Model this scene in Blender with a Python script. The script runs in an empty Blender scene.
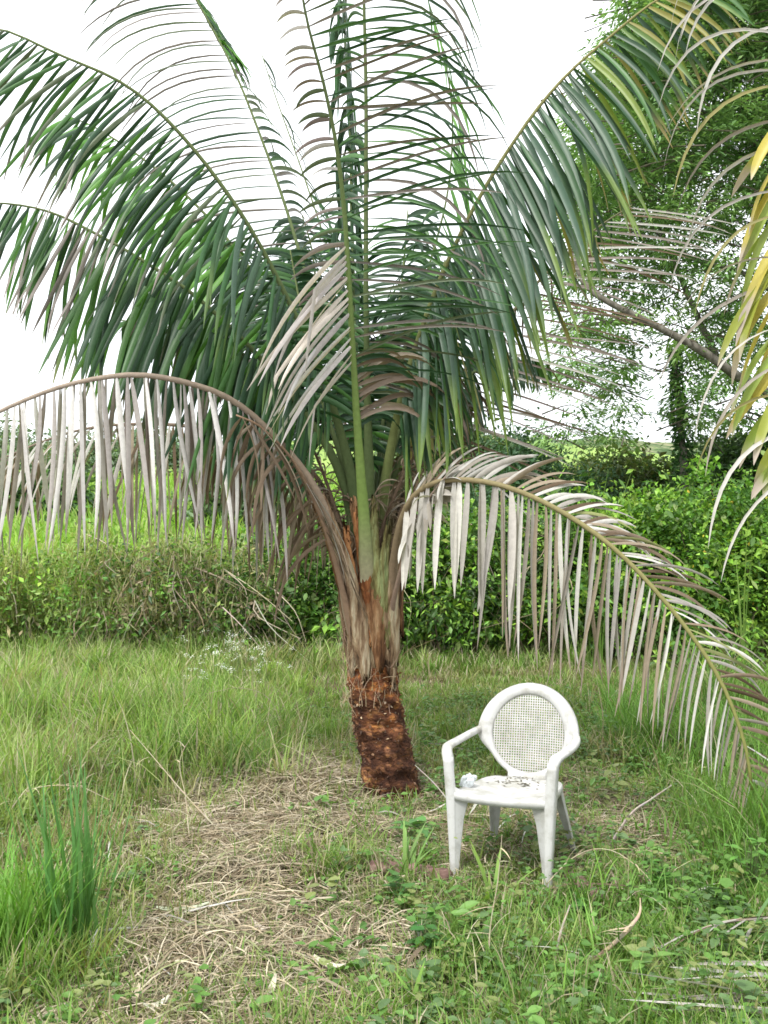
import bpy, math, numpy as np
from mathutils import Vector
R = math.radians
rng = np.random.default_rng(7)
sc = bpy.context.scene
COL = sc.collection

# ---------------------------------------------------------------- camera
F = 960.0; HOR = 540.0; CAMZ = 1.6
PITCH = math.atan((HOR - 512) / F)
cd = bpy.data.cameras.new('camera'); cam = bpy.data.objects.new('camera', cd); COL.objects.link(cam)
cd.sensor_fit = 'VERTICAL'; cd.sensor_height = 24; cd.lens = 24 * F / 1024; cd.clip_end = 3000; cd.clip_start = 0.05
cam.location = (0, 0, CAMZ); cam.rotation_euler = (R(90) + PITCH, 0, 0); sc.camera = cam

def W(px, py, D):
    """point seen at a pixel of the photograph, D metres in front of the camera"""
    u = (px - 384) / F; v = -(py - 512) / F
    y = math.cos(PITCH) - math.sin(PITCH) * v; z = math.sin(PITCH) + math.cos(PITCH) * v
    k = D / y
    return np.array([u * k, D, CAMZ + z * k])

# ---------------------------------------------------------------- world, sun, exposure
SUN_EL, SUN_AZ = R(58), R(215)          # from behind the camera, to the left; azimuth clockwise from +Y
wd = bpy.data.worlds.new('World'); sc.world = wd; wd.use_nodes = True
nt = wd.node_tree; nt.nodes.clear()
def N(nt, t, **kw):
    n = nt.nodes.new(t)
    for k, v in kw.items():
        if k in n.inputs: n.inputs[k].default_value = v
        else: setattr(n, k, v)
    return n
sky = N(nt, 'ShaderNodeTexSky', sky_type='NISHITA', sun_disc=False, sun_elevation=SUN_EL, sun_rotation=SUN_AZ)
tc = N(nt, 'ShaderNodeTexCoord')
nz = N(nt, 'ShaderNodeTexNoise', Scale=2.2, Detail=5.0, Roughness=0.55)
nt.links.new(tc.outputs['Generated'], nz.inputs['Vector'])
cr = N(nt, 'ShaderNodeValToRGB')
cr.color_ramp.elements[0].position = 0.3; cr.color_ramp.elements[0].color = (8.8, 9.1, 9.5, 1)
cr.color_ramp.elements[1].position = 0.75; cr.color_ramp.elements[1].color = (12.5, 12.6, 12.8, 1)
nt.links.new(nz.outputs['Fac'], cr.inputs['Fac'])
mx = N(nt, 'ShaderNodeMix', data_type='RGBA'); mx.inputs[0].default_value = 0.9   # thick cloud over the blue sky
nt.links.new(sky.outputs[0], mx.inputs[6]); nt.links.new(cr.outputs[0], mx.inputs[7])
bg = N(nt, 'ShaderNodeBackground', Strength=0.10); nt.links.new(mx.outputs[2], bg.inputs['Color'])
wo = N(nt, 'ShaderNodeOutputWorld'); nt.links.new(bg.outputs[0], wo.inputs['Surface'])

sl = bpy.data.lights.new('sun', 'SUN'); sl.energy = 2.2; sl.angle = R(14); sl.color = (1, 0.97, 0.92)
so = bpy.data.objects.new('sun', sl); COL.objects.link(so)
sdv = Vector((math.sin(SUN_AZ) * math.cos(SUN_EL), math.cos(SUN_AZ) * math.cos(SUN_EL), math.sin(SUN_EL)))
so.rotation_euler = sdv.to_track_quat('Z', 'Y').to_euler(); so.location = (0, 0, 20)
vs = sc.view_settings; vs.view_transform = 'Standard'; vs.look = 'None'; vs.gamma = 1; vs.use_curve_mapping = False
vs.exposure = 0.92
sc.cycles.max_bounces = 6; sc.cycles.diffuse_bounces = 3; sc.cycles.glossy_bounces = 2
sc.cycles.transmission_bounces = 4; sc.cycles.transparent_max_bounces = 8
sc.cycles.use_denoising = True
sc.cycles.filter_width = 1.6

# ---------------------------------------------------------------- materials
def mat(name):
    m = bpy.data.materials.new(name); m.use_nodes = True
    t = m.node_tree; t.nodes.clear()
    return m, t, N(t, 'ShaderNodeOutputMaterial')

def leaf_mat(name, trans=0.3, rough=0.5, spec=0.4, fine=0.25, scale=60.0):
    """colour comes from each leaf's own 'col'; a little fibre noise on top"""
    m, t, o = mat(name)
    a = N(t, 'ShaderNodeAttribute', attribute_name='col')
    tc = N(t, 'ShaderNodeTexCoord'); n = N(t, 'ShaderNodeTexNoise', Scale=scale, Detail=3.0)
    t.links.new(tc.outputs['Object'], n.inputs['Vector'])
    mr = N(t, 'ShaderNodeMapRange'); mr.inputs['To Min'].default_value = 1 - fine; mr.inputs['To Max'].default_value = 1 + fine
    t.links.new(n.outputs['Fac'], mr.inputs['Value'])
    mu = N(t, 'ShaderNodeVectorMath', operation='SCALE')
    t.links.new(a.outputs['Color'], mu.inputs[0]); t.links.new(mr.outputs[0], mu.inputs['Scale'])
    p = N(t, 'ShaderNodeBsdfPrincipled', Roughness=rough); p.inputs['Specular IOR Level'].default_value = spec
    t.links.new(mu.outputs[0], p.inputs['Base Color'])
    tr = N(t, 'ShaderNodeBsdfTranslucent')
    mu2 = N(t, 'ShaderNodeVectorMath', operation='MULTIPLY'); mu2.inputs[1].default_value = (1.25, 1.3, 0.6)
    t.links.new(mu.outputs[0], mu2.inputs[0]); t.links.new(mu2.outputs[0], tr.inputs['Color'])
    mi = N(t, 'ShaderNodeMixShader', Fac=trans)
    t.links.new(p.outputs[0], mi.inputs[1]); t.links.new(tr.outputs[0], mi.inputs[2]); t.links.new(mi.outputs[0], o.inputs['Surface'])
    return m

def noise_mat(name=None, stops=None, scale=(1, 1, 1), nscale=8.0, rough=0.85, bump=0.4, detail=8.0, coord='Object', spec=0.2, bscale=None, dist=0.0, usecol=False):
    m, t, o = mat(name)
    tc = N(t, 'ShaderNodeTexCoord'); mp = N(t, 'ShaderNodeMapping'); mp.inputs['Scale'].default_value = scale
    t.links.new(tc.outputs[coord], mp.inputs['Vector'])
    n = N(t, 'ShaderNodeTexNoise', Scale=nscale, Detail=detail, Roughness=0.65, Distortion=dist)
    t.links.new(mp.outputs[0], n.inputs['Vector'])
    r = N(t, 'ShaderNodeValToRGB'); e = r.color_ramp.elements
    while len(e) < len(stops): e.new(0.5)
    for k, (p_, c) in enumerate(stops): e[k].position = p_; e[k].color = (*c, 1)
    t.links.new(n.outputs['Fac'], r.inputs['Fac'])
    p = N(t, 'ShaderNodeBsdfPrincipled', Roughness=rough); p.inputs['Specular IOR Level'].default_value = spec
    if usecol:
        at = N(t, 'ShaderNodeAttribute', attribute_name='col'); mm = N(t, 'ShaderNodeVectorMath', operation='MULTIPLY')
        t.links.new(r.outputs[0], mm.inputs[0]); t.links.new(at.outputs['Color'], mm.inputs[1]); t.links.new(mm.outputs[0], p.inputs['Base Color'])
    else: t.links.new(r.outputs[0], p.inputs['Base Color'])
    n2 = N(t, 'ShaderNodeTexNoise', Scale=bscale or nscale * 2, Detail=6.0); t.links.new(mp.outputs[0], n2.inputs['Vector'])
    b = N(t, 'ShaderNodeBump', Strength=bump, Distance=0.02); t.links.new(n2.outputs['Fac'], b.inputs['Height'])
    t.links.new(b.outputs[0], p.inputs['Normal']); t.links.new(p.outputs[0], o.inputs['Surface'])
    return m

M = {}
M['frond'] = leaf_mat('green_frond_leaf', 0.22, 0.45, 0.4, 0.25, 25)
M['dry'] = leaf_mat('dry_frond_leaf', 0.16, 0.75, 0.15, 0.22, 40)
M['grass'] = leaf_mat('grass_blade', 0.35, 0.6, 0.25, 0.15, 30)
M['leaf'] = leaf_mat('shrub_leaf', 0.25, 0.5, 0.4, 0.2, 30)
M['straw'] = leaf_mat('straw', 0.1, 0.85, 0.1, 0.25, 60)
M['stem'] = leaf_mat('stem', 0.0, 0.7, 0.2, 0.3, 40)
M['bark'] = noise_mat('grey_bark', [(0.3, (.05, .045, .035)), (0.5, (.12, .11, .085)), (0.7, (.22, .21, .17))], (1, 1, .4), 14, .9, .6)
M['rust'] = noise_mat(usecol=True, name='rusty_palm_bark', stops=[(0.30, (.06, .03, .02)), (0.44, (.22, .084, .042)), (0.55, (.38, .15, .066)), (0.64, (.75, .32, .10)), (0.74, (1, .62, .28))],
                      scale=(1, 1, 1.7), nscale=12, rough=.85, bump=1.0, bscale=40, dist=1.0)
M['sheath'] = noise_mat(usecol=True, name='fibrous_leaf_base', stops=[(0.36, (.05, .032, .02)), (0.46, (.20, .13, .08)), (0.54, (.34, .26, .17)), (0.62, (.46, .40, .30)), (0.70, (.30, .33, .2))],
                        scale=(1, 1, .14), nscale=19, rough=.85, bump=1.0, bscale=60, dist=.3)
M['log'] = noise_mat('weathered_log', [(0.3, (.05, .03, .025)), (0.5, (.15, .09, .075)), (0.7, (.30, .22, .18))], (.3, 1, 1), 20, .9, .6)

# ---------------------------------------------------------------- mesh helpers
def new_obj(name, me, material, parent=None, **props):
    o = bpy.data.objects.new(name, me); COL.objects.link(o)
    if material: me.materials.append(material)
    if parent is not None: o.parent = parent
    for k, v in props.items(): o[k] = v
    return o
def empty(name, loc, label, cat, group=None):
    o = bpy.data.objects.new(name, None); COL.objects.link(o); o.location = loc; o.empty_display_size = .1
    o['label'] = label; o['category'] = cat
    if group: o['group'] = group
    return o
def smooth01(x): x = np.clip(x, 0, 1); return x * x * (3 - 2 * x)
def norm(a): return a / np.maximum(np.linalg.norm(a, axis=-1, keepdims=True), 1e-9)

class Acc:
    def __init__(s): s.v = []; s.q = []; s.t = []; s.c = []; s.n = 0
    def ribbons(s, C, Wv, col, fold=None):
        """C (n,S,3) centre lines, Wv (n,S,3) half width vectors, col (n,S,3); fold (n,S,3) offsets the middle line"""
        C = np.asarray(C, float); n, S, _ = C.shape
        col = np.broadcast_to(col, C.shape)
        if fold is None:
            V = np.stack([C - Wv, C + Wv], 2); A = 2
        else:
            V = np.stack([C - Wv, C + fold, C + Wv], 2); A = 3
        idx = np.arange(n * S * A).reshape(n, S, A) + s.n
        Q = np.stack([idx[:, :-1, :-1], idx[:, :-1, 1:], idx[:, 1:, 1:], idx[:, 1:, :-1]], -1).reshape(-1, 4)
        s.v.append(V.reshape(-1, 3)); s.q.append(Q); s.c.append(np.repeat(col[:, :, None, :], A, 2).reshape(-1, 3)); s.n += n * S * A
    def tube(s, path, rad, col, sides=8, noise=0.0, flat=1.0, cap=True):
        P = np.asarray(path, float); S = len(P); rad = np.broadcast_to(rad, S)
        T = norm(np.gradient(P, axis=0)); up = np.array([0, 1., 0]) if abs(T[0][1]) < .8 else np.array([1., 0, 0])
        a = norm(np.cross(T, up)); b = np.cross(T, a)
        th = np.linspace(0, 2 * np.pi, sides, endpoint=False)
        rr = rad[:, None] * (1 + noise * rng.normal(size=(S, sides)))
        V = P[:, None] + rr[..., None] * (a[:, None] * np.cos(th)[None, :, None] + flat * b[:, None] * np.sin(th)[None, :, None])
        idx = np.arange(S * sides).reshape(S, sides) + s.n; nx = np.roll(idx, -1, 1)
        s.v.append(V.reshape(-1, 3)); s.q.append(np.stack([idx[:-1], nx[:-1], nx[1:], idx[1:]], -1).reshape(-1, 4))
        s.c.append(np.repeat(np.broadcast_to(col, (S, 3)), sides, 0)); s.n += S * sides
        if cap:
            for k in (0, -1):
                s.v.append(P[k][None]); c = s.n; s.n += 1; s.c.append(np.broadcast_to(col, (S, 3))[k][None])
                for j in range(sides): s.t.append((idx[k, j], nx[k, j], c))
    def quadgrid(s, V, col, wrap=False):
        V = np.asarray(V, float); a, b, _ = V.shape
        idx = np.arange(a * b).reshape(a, b) + s.n
        if wrap: idx = np.concatenate([idx, idx[:, :1]], 1)
        s.v.append(V.reshape(-1, 3)); s.q.append(np.stack([idx[:-1, :-1], idx[:-1, 1:], idx[1:, 1:], idx[1:, :-1]], -1).reshape(-1, 4))
        s.c.append(np.broadcast_to(col, (a * b, 3))); s.n += a * b
    def build(s, name, material, parent=None, smooth=False, origin=None, **props):
        V = np.concatenate(s.v).astype(np.float32); Cc = np.concatenate(s.c)
        off = np.zeros(3)
        if parent is not None: off = np.array(parent.matrix_basis.translation)
        if origin is not None: off = np.asarray(origin, float)
        if parent is not None and parent.parent is not None: off = off + np.array(parent.parent.matrix_basis.translation)
        V = V - off.astype(np.float32)
        q = np.concatenate(s.q) if s.q else np.zeros((0, 4), int); t = np.array(s.t, int).reshape(-1, 3)
        me = bpy.data.meshes.new(name)
        me.vertices.add(len(V)); me.vertices.foreach_set('co', V.ravel())
        li = np.concatenate([q.ravel(), t.ravel()]).astype(np.int32); me.loops.add(len(li)); me.loops.foreach_set('vertex_index', li)
        st = np.concatenate([np.arange(len(q)) * 4, len(q) * 4 + np.arange(len(t)) * 3]).astype(np.int32)
        me.polygons.add(len(st)); me.polygons.foreach_set('loop_start', st)
        me.polygons.foreach_set('use_smooth', np.full(len(st), smooth))
        me.update(calc_edges=True)
        at = me.color_attributes.new('col', 'FLOAT_COLOR', 'POINT')
        at.data.foreach_set('color', np.concatenate([np.clip(Cc, 0, 1), np.ones((len(Cc), 1))], 1).astype(np.float32).ravel())
        o = new_obj(name, me, material, parent, **props)
        if origin is not None and parent is None: o.location = origin
        return o

def catmull(P, n):
    P = np.asarray(P, float); P = np.vstack([2 * P[0] - P[1], P, 2 * P[-1] - P[-2]])
    m = len(P) - 3; t = np.linspace(0, m - 1e-6, n * 4); i = t.astype(int); f = (t - i)[:, None]
    a, b, c, d = P[i], P[i + 1], P[i + 2], P[i + 3]
    Q = .5 * (2 * b + (c - a) * f + (2 * a - 5 * b + 4 * c - d) * f ** 2 + (3 * b - a - 3 * c + d) * f ** 3)
    L = np.concatenate([[0], np.cumsum(np.linalg.norm(np.diff(Q, axis=0), axis=1))])
    u = np.linspace(0, L[-1], n)
    return np.stack([np.interp(u, L, Q[:, k]) for k in range(Q.shape[1])], 1), L[-1]

def vary(base, n, v=.2, hue=.06):
    c = np.asarray(base, float)[None] * (1 + v * rng.uniform(-1, 1, (n, 1)))
    return c * (1 + hue * rng.normal(size=(n, 3)))

def pick(cols, n, p=None):
    cols = np.asarray(cols, float); return cols[rng.choice(len(cols), n, p=p)]

def blade_pts(P, az, L, lean, curl, S):
    """grass blades: angle from vertical grows along the blade"""
    n = len(P); s = np.linspace(0, 1, S)
    th = lean[:, None] + curl[:, None] * s[None]
    d = np.stack([np.cos(az)[:, None] * np.sin(th), np.sin(az)[:, None] * np.sin(th), np.cos(th)], -1)
    step = (L / (S - 1))[:, None, None] * d
    C = P[:, None] + np.concatenate([np.zeros((n, 1, 3)), np.cumsum(step[:, :-1], 1)], 1)
    return C, d

def add_blades(acc, P, L, Wd, lean, curl, root, tip, S=5, az=None, broad=False):
    n = len(P)
    if n == 0: return
    if az is None: az = rng.uniform(0, 2 * np.pi, n)
    C, d = blade_pts(P, az, L, lean, curl, S)
    s = np.linspace(0, 1, S)
    prof = (np.sin(np.pi * np.clip(s * .92 + .06, 0, 1)) ** .8 if broad else (1 - s ** 2.2) * .95 + .05)
    yaw = az + np.pi / 2 + rng.normal(0, .5, n)
    w = np.stack([np.cos(yaw), np.sin(yaw), np.zeros(n)], -1)[:, None] * (Wd[:, None] * prof[None] / 2)[..., None]
    col = root[:, None] * (1 - s)[None, :, None] + tip[:, None] * s[None, :, None]
    acc.ribbons(C, w, col)

def add_leaves(acc, P, D, Nn, L, Wd, col, fold=.18, S=3, droop=0.0):
    """flat leaves at P pointing along D with face normal Nn"""
    n = len(P); s = np.linspace(0, 1, S); D = norm(D); B = norm(np.cross(D, Nn))
    Nn = norm(np.cross(B, D))
    C = P[:, None] + D[:, None] * (L[:, None] * s[None])[..., None]
    C[..., 2] -= droop * (L[:, None] * s[None] ** 2)
    prof = np.sin(np.pi * np.clip(s * .96 + .02, 0, 1)) if S > 3 else np.array([.12, 1, .05])
    w = B[:, None] * (Wd[:, None] * prof[None] / 2)[..., None]
    f = -Nn[:, None] * (Wd[:, None] * prof[None] * fold)[..., None]
    acc.ribbons(C, w, np.repeat(col[:, None], S, 1), f)

def vnoise(x, y, f, seed=0):
    """cheap smooth value noise 0..1"""
    r = np.random.default_rng(seed); G = r.random((64, 64))
    x = np.asarray(x) * f + 100.3; y = np.asarray(y) * f + 57.7
    i = np.floor(x).astype(int); j = np.floor(y).astype(int); u = smooth01(x - i); v = smooth01(y - j)
    g = lambda a, b: G[a % 64, b % 64]
    return (g(i, j) * (1 - u) + g(i + 1, j) * u) * (1 - v) + (g(i, j + 1) * (1 - u) + g(i + 1, j + 1) * u) * v

# ---------------------------------------------------------------- ground
def height(x, y):
    x = np.asarray(x, float); y = np.asarray(y, float)
    z = .07 * (vnoise(x, y, 1.1, 1) - .5) + .05 * (vnoise(x, y, 3.3, 2) - .5)
    z = z + .06 * np.exp(-((x + .55) / .6) ** 2 - ((y - 6.4) / .8) ** 2) - .03 * np.exp(-((x - .05) / .4) ** 2 - ((y - 5.8) / .4) ** 2)
    z = z + .04 * smooth01((-x - .8) / 1.5) * smooth01((y - 5) / 3)
    far = np.clip(y - 14.5, 0, 120)
    z = z + (.115 + .02 * np.sin(x * .05 + 1)) * far * smooth01(far / 8)
    z = z + smooth01((y - 40) / 60) * 3.0 * (vnoise(x, y, .02, 5) - .5) + smooth01(-(x + 4) / 30) * smooth01((y - 30) / 60) * 2
    return z
def G(x, y, dz=0): return np.array([x, y, float(height(x, y)) + dz])

ys = np.concatenate([np.linspace(-6, 2, 20), np.linspace(2.05, 16, 260), np.geomspace(16.2, 900, 110)])
xs = np.concatenate([-np.geomspace(700, 8.1, 40), np.linspace(-8, 8, 260), np.geomspace(8.1, 700, 40)])
X, Y = np.meshgrid(xs, ys, indexing='ij')
a = Acc(); a.quadgrid(np.stack([X, Y, height(X, Y)], -1), (.1, .1, .05))
m, t, o = mat('soil_and_turf')
tc = N(t, 'ShaderNodeTexCoord')
n1 = N(t, 'ShaderNodeTexNoise', Scale=1.6, Detail=8.0, Roughness=.7); n2 = N(t, 'ShaderNodeTexNoise', Scale=38.0, Detail=8.0, Roughness=.7)
n3 = N(t, 'ShaderNodeTexNoise', Scale=0.12, Detail=8.0, Roughness=.6)
for n_ in (n1, n2, n3): t.links.new(tc.outputs['Object'], n_.inputs['Vector'])
r1 = N(t, 'ShaderNodeValToRGB'); e = r1.color_ramp.elements
e[0].position = .35; e[0].color = (.035, .026, .016, 1); e[1].position = .68; e[1].color = (.22, .17, .11, 1)
t.links.new(n2.outputs['Fac'], r1.inputs['Fac'])
r2 = N(t, 'ShaderNodeValToRGB'); e = r2.color_ramp.elements
e[0].position = .3; e[0].color = (.12, .20, .045, 1); e[1].position = .7; e[1].color = (.30, .42, .11, 1)
t.links.new(n3.outputs['Fac'], r2.inputs['Fac'])
sx = N(t, 'ShaderNodeSeparateXYZ'); t.links.new(tc.outputs['Object'], sx.inputs[0])
mr = N(t, 'ShaderNodeMapRange'); mr.inputs['From Min'].default_value = 13; mr.inputs['From Max'].default_value = 20
t.links.new(sx.outputs['Y'], mr.inputs['Value'])
mi = N(t, 'ShaderNodeMix', data_type='RGBA'); t.links.new(mr.outputs[0], mi.inputs[0]); t.links.new(r1.outputs[0], mi.inputs[6]); t.links.new(r2.outputs[0], mi.inputs[7])
p = N(t, 'ShaderNodeBsdfPrincipled', Roughness=.95); p.inputs['Specular IOR Level'].default_value = .1
t.links.new(mi.outputs[2], p.inputs['Base Color'])
b = N(t, 'ShaderNodeBump', Strength=.6, Distance=.03); t.links.new(n2.outputs['Fac'], b.inputs['Height']); t.links.new(b.outputs[0], p.inputs['Normal'])
t.links.new(p.outputs[0], o.inputs['Surface'])
a.build('ground', m, smooth=True, kind='structure')

# ---------------------------------------------------------------- distant hills
def hill(px0, px1, D, pys, col_stops, name='hill'):
    xs = np.linspace(px0, px1, 90); A = []
    top = np.interp(xs, np.linspace(px0, px1, len(pys)), pys)
    rows = []
    for k, f in enumerate(np.linspace(0, 1, 14)):
        d = D * (0.8 + .2 * f); row = []
        for x, tp in zip(xs, top):
            q = W(x, tp, D); zb = float(height(q[0], d)) - 3
            z = zb + (q[2] - zb) * math.sin(f * math.pi / 2) ** .8
            row.append((q[0], d, z + (vnoise(q[0], d, .08, 9) - .5) * 5 * f))
        rows.append(row)
    rows.append([(x_, D * 1.3, -4) for x_, _, _ in rows[-1]])
    a = Acc(); a.quadgrid(rows, (.1, .1, .1))
    return a.build(name, noise_mat(name, col_stops, (1, 1, 1), .25, .95, 1.0, bscale=.6, spec=.05), smooth=True, kind='structure')
hill(-900, 900, 260, [452, 445, 440, 447, 438, 444, 452, 446, 441, 446, 450], [(.40, (.07, .11, .06)), (.5, (.15, .20, .11)), (.6, (.24, .27, .18))])
hill(200, 1500, 200, [462, 440, 446, 440, 445, 440, 436], [(.42, (.05, .09, .035)), (.5, (.13, .17, .08)), (.6, (.24, .23, .14))])

# ---------------------------------------------------------------- generic foliage
def bush(name, cat, label, blobs, nleaf, leaf=(.07, .04), cols=((.05, .12, .02), (.10, .22, .03)), shell=.55, stems=12, group=None,
         stem_col=(.16, .12, .08), extra=None, light=None, fold=.2, material=None, updir=.7, droop=.3, clump=.16, hang=False):
    """shrub: leaves gathered in clumps on and inside uneven lobes, on real stems"""
    blobs = np.asarray(blobs, float)          # x, y, z, rx, ry, rz
    base = blobs[:, :3].mean(0); base[2] = float(height(base[0], base[1]))
    e = empty(name, tuple(base), label, cat, group)
    vol = blobs[:, 3] * blobs[:, 4] + blobs[:, 3] * blobs[:, 5]; pr = vol / vol.sum()
    ncl = max(12, nleaf // 34); k = rng.choice(len(blobs), ncl, p=pr)
    dirs = norm(rng.normal(size=(ncl, 3))); dirs[:, 2] = np.where(dirs[:, 2] < -.5, -dirs[:, 2], dirs[:, 2])
    r = shell + (1.08 - shell) * rng.random(ncl) ** .6
    r *= .72 + .55 * vnoise(dirs[:, 0] * 3 + k * 7.1, dirs[:, 2] * 3 + k * 3.3, 1.3, 4)
    Cc = blobs[k, :3] + dirs * blobs[k, 3:6] * r[:, None]
    gz = height(Cc[:, 0], Cc[:, 1]) + .03
    Cc[:, 2] = np.maximum(Cc[:, 2], gz)
    cl_col = pick(cols, ncl) * (1 + .35 * rng.uniform(-1, 1, (ncl, 1))); csz = rng.uniform(.5, 1.7, ncl)
    m_ = rng.integers(0, ncl, nleaf)
    P = Cc[m_] + rng.normal(0, clump, (nleaf, 3)) * np.array([1, 1, .7]) * csz[m_][:, None]
    P[:, 2] = np.maximum(P[:, 2], height(P[:, 0], P[:, 1]) + .02)
    D = norm(dirs[m_] * .7 + rng.normal(0, .6, (nleaf, 3)) + np.array([0, 0, .1]))
    Nn = norm(rng.normal(0, .5, (nleaf, 3)) + np.array([0, 0, updir]) + dirs[m_] * .5)
    lsz = rng.uniform(.6, 1.45, ncl)[m_]; L = leaf[0] * lsz * rng.uniform(.55, 1.4, nleaf); Wd = leaf[1] * lsz * rng.uniform(.7, 1.25, nleaf)
    c = cl_col[m_] * (1 + .22 * rng.uniform(-1, 1, (nleaf, 1))) * (1 + .06 * rng.normal(size=(nleaf, 3)))
    a = Acc(); add_leaves(a, P, D, Nn, L, Wd, c, fold, droop=droop)
    if extra: extra(a, Cc, dirs)
    for j in range(stems * 2 if hang else 0):
        q0 = Cc[rng.integers(ncl)] + [0, -.12, .1]; v = np.array([rng.normal(0, .35), rng.normal(-.15, .1), -rng.uniform(.2, .8)])
        q2 = q0 + v; q2[2] = max(q2[2], float(height(q2[0], q2[1])))
        a.tube(catmull([q0, (q0 + q2) / 2 + [rng.normal(0, .1), -.08, .05], q2], 7)[0], np.linspace(.008, .004, 7), vary((.42, .36, .26), 1, .3)[0], 3, cap=False)
    for j in range(stems):
        q = Cc[rng.integers(ncl)]; b0 = blobs[rng.integers(len(blobs))]
        st = np.array([q[0] * .75 + b0[0] * .25 + rng.normal(0, .08), q[1] * .6 + b0[1] * .4, 0.]); st[2] = float(height(st[0], st[1])) - .03
        mid = (st + q) / 2 + rng.normal(0, .12, 3) + np.array([0, 0, .1])
        pth, _ = catmull([st, mid, q], 9)
        a.tube(pth, np.linspace(.014, .004, 9), vary(stem_col, 1)[0], 5, 0)
    a.build('foliage', material or M['leaf'], e)
    return e

# ---------------------------------------------------------------- palms
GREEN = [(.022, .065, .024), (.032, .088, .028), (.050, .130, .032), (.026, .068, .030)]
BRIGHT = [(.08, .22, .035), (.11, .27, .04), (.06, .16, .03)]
GREY = [(.45, .435, .40), (.35, .33, .30), (.53, .515, .48), (.26, .235, .20)]
BROWN = [(.15, .11, .075), (.21, .16, .115), (.11, .078, .05), (.28, .23, .17)]
PURP = [(.20, .16, .15), (.28, .24, .22), (.15, .13, .11), (.10, .13, .07)]

def leaflets(acc, path, tan, t0, t1, n, sd, fwd, L, Wd, droop, cols, prof=(.6, 1.0, .45), tipc=None, tipf=0.0, S=9, jit=.10, twist=.35,
             dp=0.0, gap=0.0, fold=.22, phase=0.0, kink=0.0, rootoff=.0):
    """one side of a frond: leaflets leave the rachis along sd + fwd*tangent and bend under their weight"""
    ts = np.linspace(t0, t1, n) + rng.normal(0, .25 * (t1 - t0) / n, n); ts = np.clip(ts, 0, 1)
    ts = ts[rng.random(n) >= gap]; n = len(ts)
    ns = len(path); f = ts * (ns - 1)
    B = np.stack([np.interp(f, np.arange(ns), path[:, k]) for k in range(3)], 1)
    T = norm(np.stack([np.interp(f, np.arange(ns), tan[:, k]) for k in range(3)], 1))
    u = (ts - t0) / (t1 - t0)
    sdv = np.asarray(sd, float)
    if sdv.ndim == 2:            # side direction may change along the rachis
        sdv = sdv[0][None] * (1 - u[:, None]) + sdv[1][None] * u[:, None]
    else: sdv = np.repeat(sdv[None], n, 0)
    sdv = norm(sdv - .0 * T)
    fw = np.interp(u, [0, 1], [fwd, fwd]) if np.isscalar(fwd) else np.interp(u, [0, 1], fwd)
    d = norm(sdv + fw[:, None] * T + rng.normal(0, jit, (n, 3)))
    Ls = L * np.interp(u, [0, .4, 1], prof) * rng.uniform(.88, 1.08, n)
    dr = droop * rng.uniform(.7, 1.3, n) if np.isscalar(droop) else np.interp(u, [0, 1], droop) * rng.uniform(.7, 1.3, n)
    w0 = norm(T - (T * d).sum(1, keepdims=True) * d)
    bn = np.cross(d, w0); tw = rng.normal(0, twist, n)
    w0 = norm(w0 * np.cos(tw)[:, None] + bn * np.sin(tw)[:, None])
    C = [B + d * rootoff]; Wv = []; Fo = []
    s = np.linspace(0, 1, S)
    wp = np.array([.4, .85, 1, 1, .97, .9, .76, .5, .05]) if S == 9 else np.interp(s, [0, .15, .4, 1], [.35, .9, 1, .04])
    wd = Wd * rng.uniform(.8, 1.15, n)
    k_ = rng.random(n) < kink; kp = rng.uniform(.2, .7, n)
    g = np.array([0, 0, -1.0]); curl = rng.normal(0, .022, (n, 3)) * np.array([1, 1, .3])
    cur = d.copy()
    for j in range(S):
        w = norm(w0 - (w0 * cur).sum(1, keepdims=True) * cur)
        Wv.append(w * (wd * wp[j] / 2)[:, None]); Fo.append(np.cross(w, cur) * (wd * wp[j] * fold)[:, None])
        if j < S - 1:
            C.append(C[-1] + cur * (Ls / (S - 1))[:, None])
            cur = norm(cur + g * (dr * (.35 + 1.3 * s[j]) / (S - 1) * 4)[:, None] + curl)
            kk = k_ & (s[j] < kp) & (s[j + 1] >= kp) if j < S - 1 else k_ & False
            cur[kk] = norm(cur[kk] * .35 + g + rng.normal(0, .15, (kk.sum(), 3)))
    C = np.stack(C, 1); Wv = np.stack(Wv, 1); Fo = np.stack(Fo, 1)
    c = pick(cols, n) * (1 + .18 * rng.uniform(-1, 1, (n, 1)))
    col = np.repeat(c[:, None], S, 1)
    if tipc is not None:
        st = 1 - tipf * rng.uniform(.3, 1.4, n)
        k = smooth01((s[None] - st[:, None]) / .18)[..., None]
        col = col * (1 - k) + np.asarray(tipc)[None, None] * k
    acc.ribbons(C, Wv, col, Fo)

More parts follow.
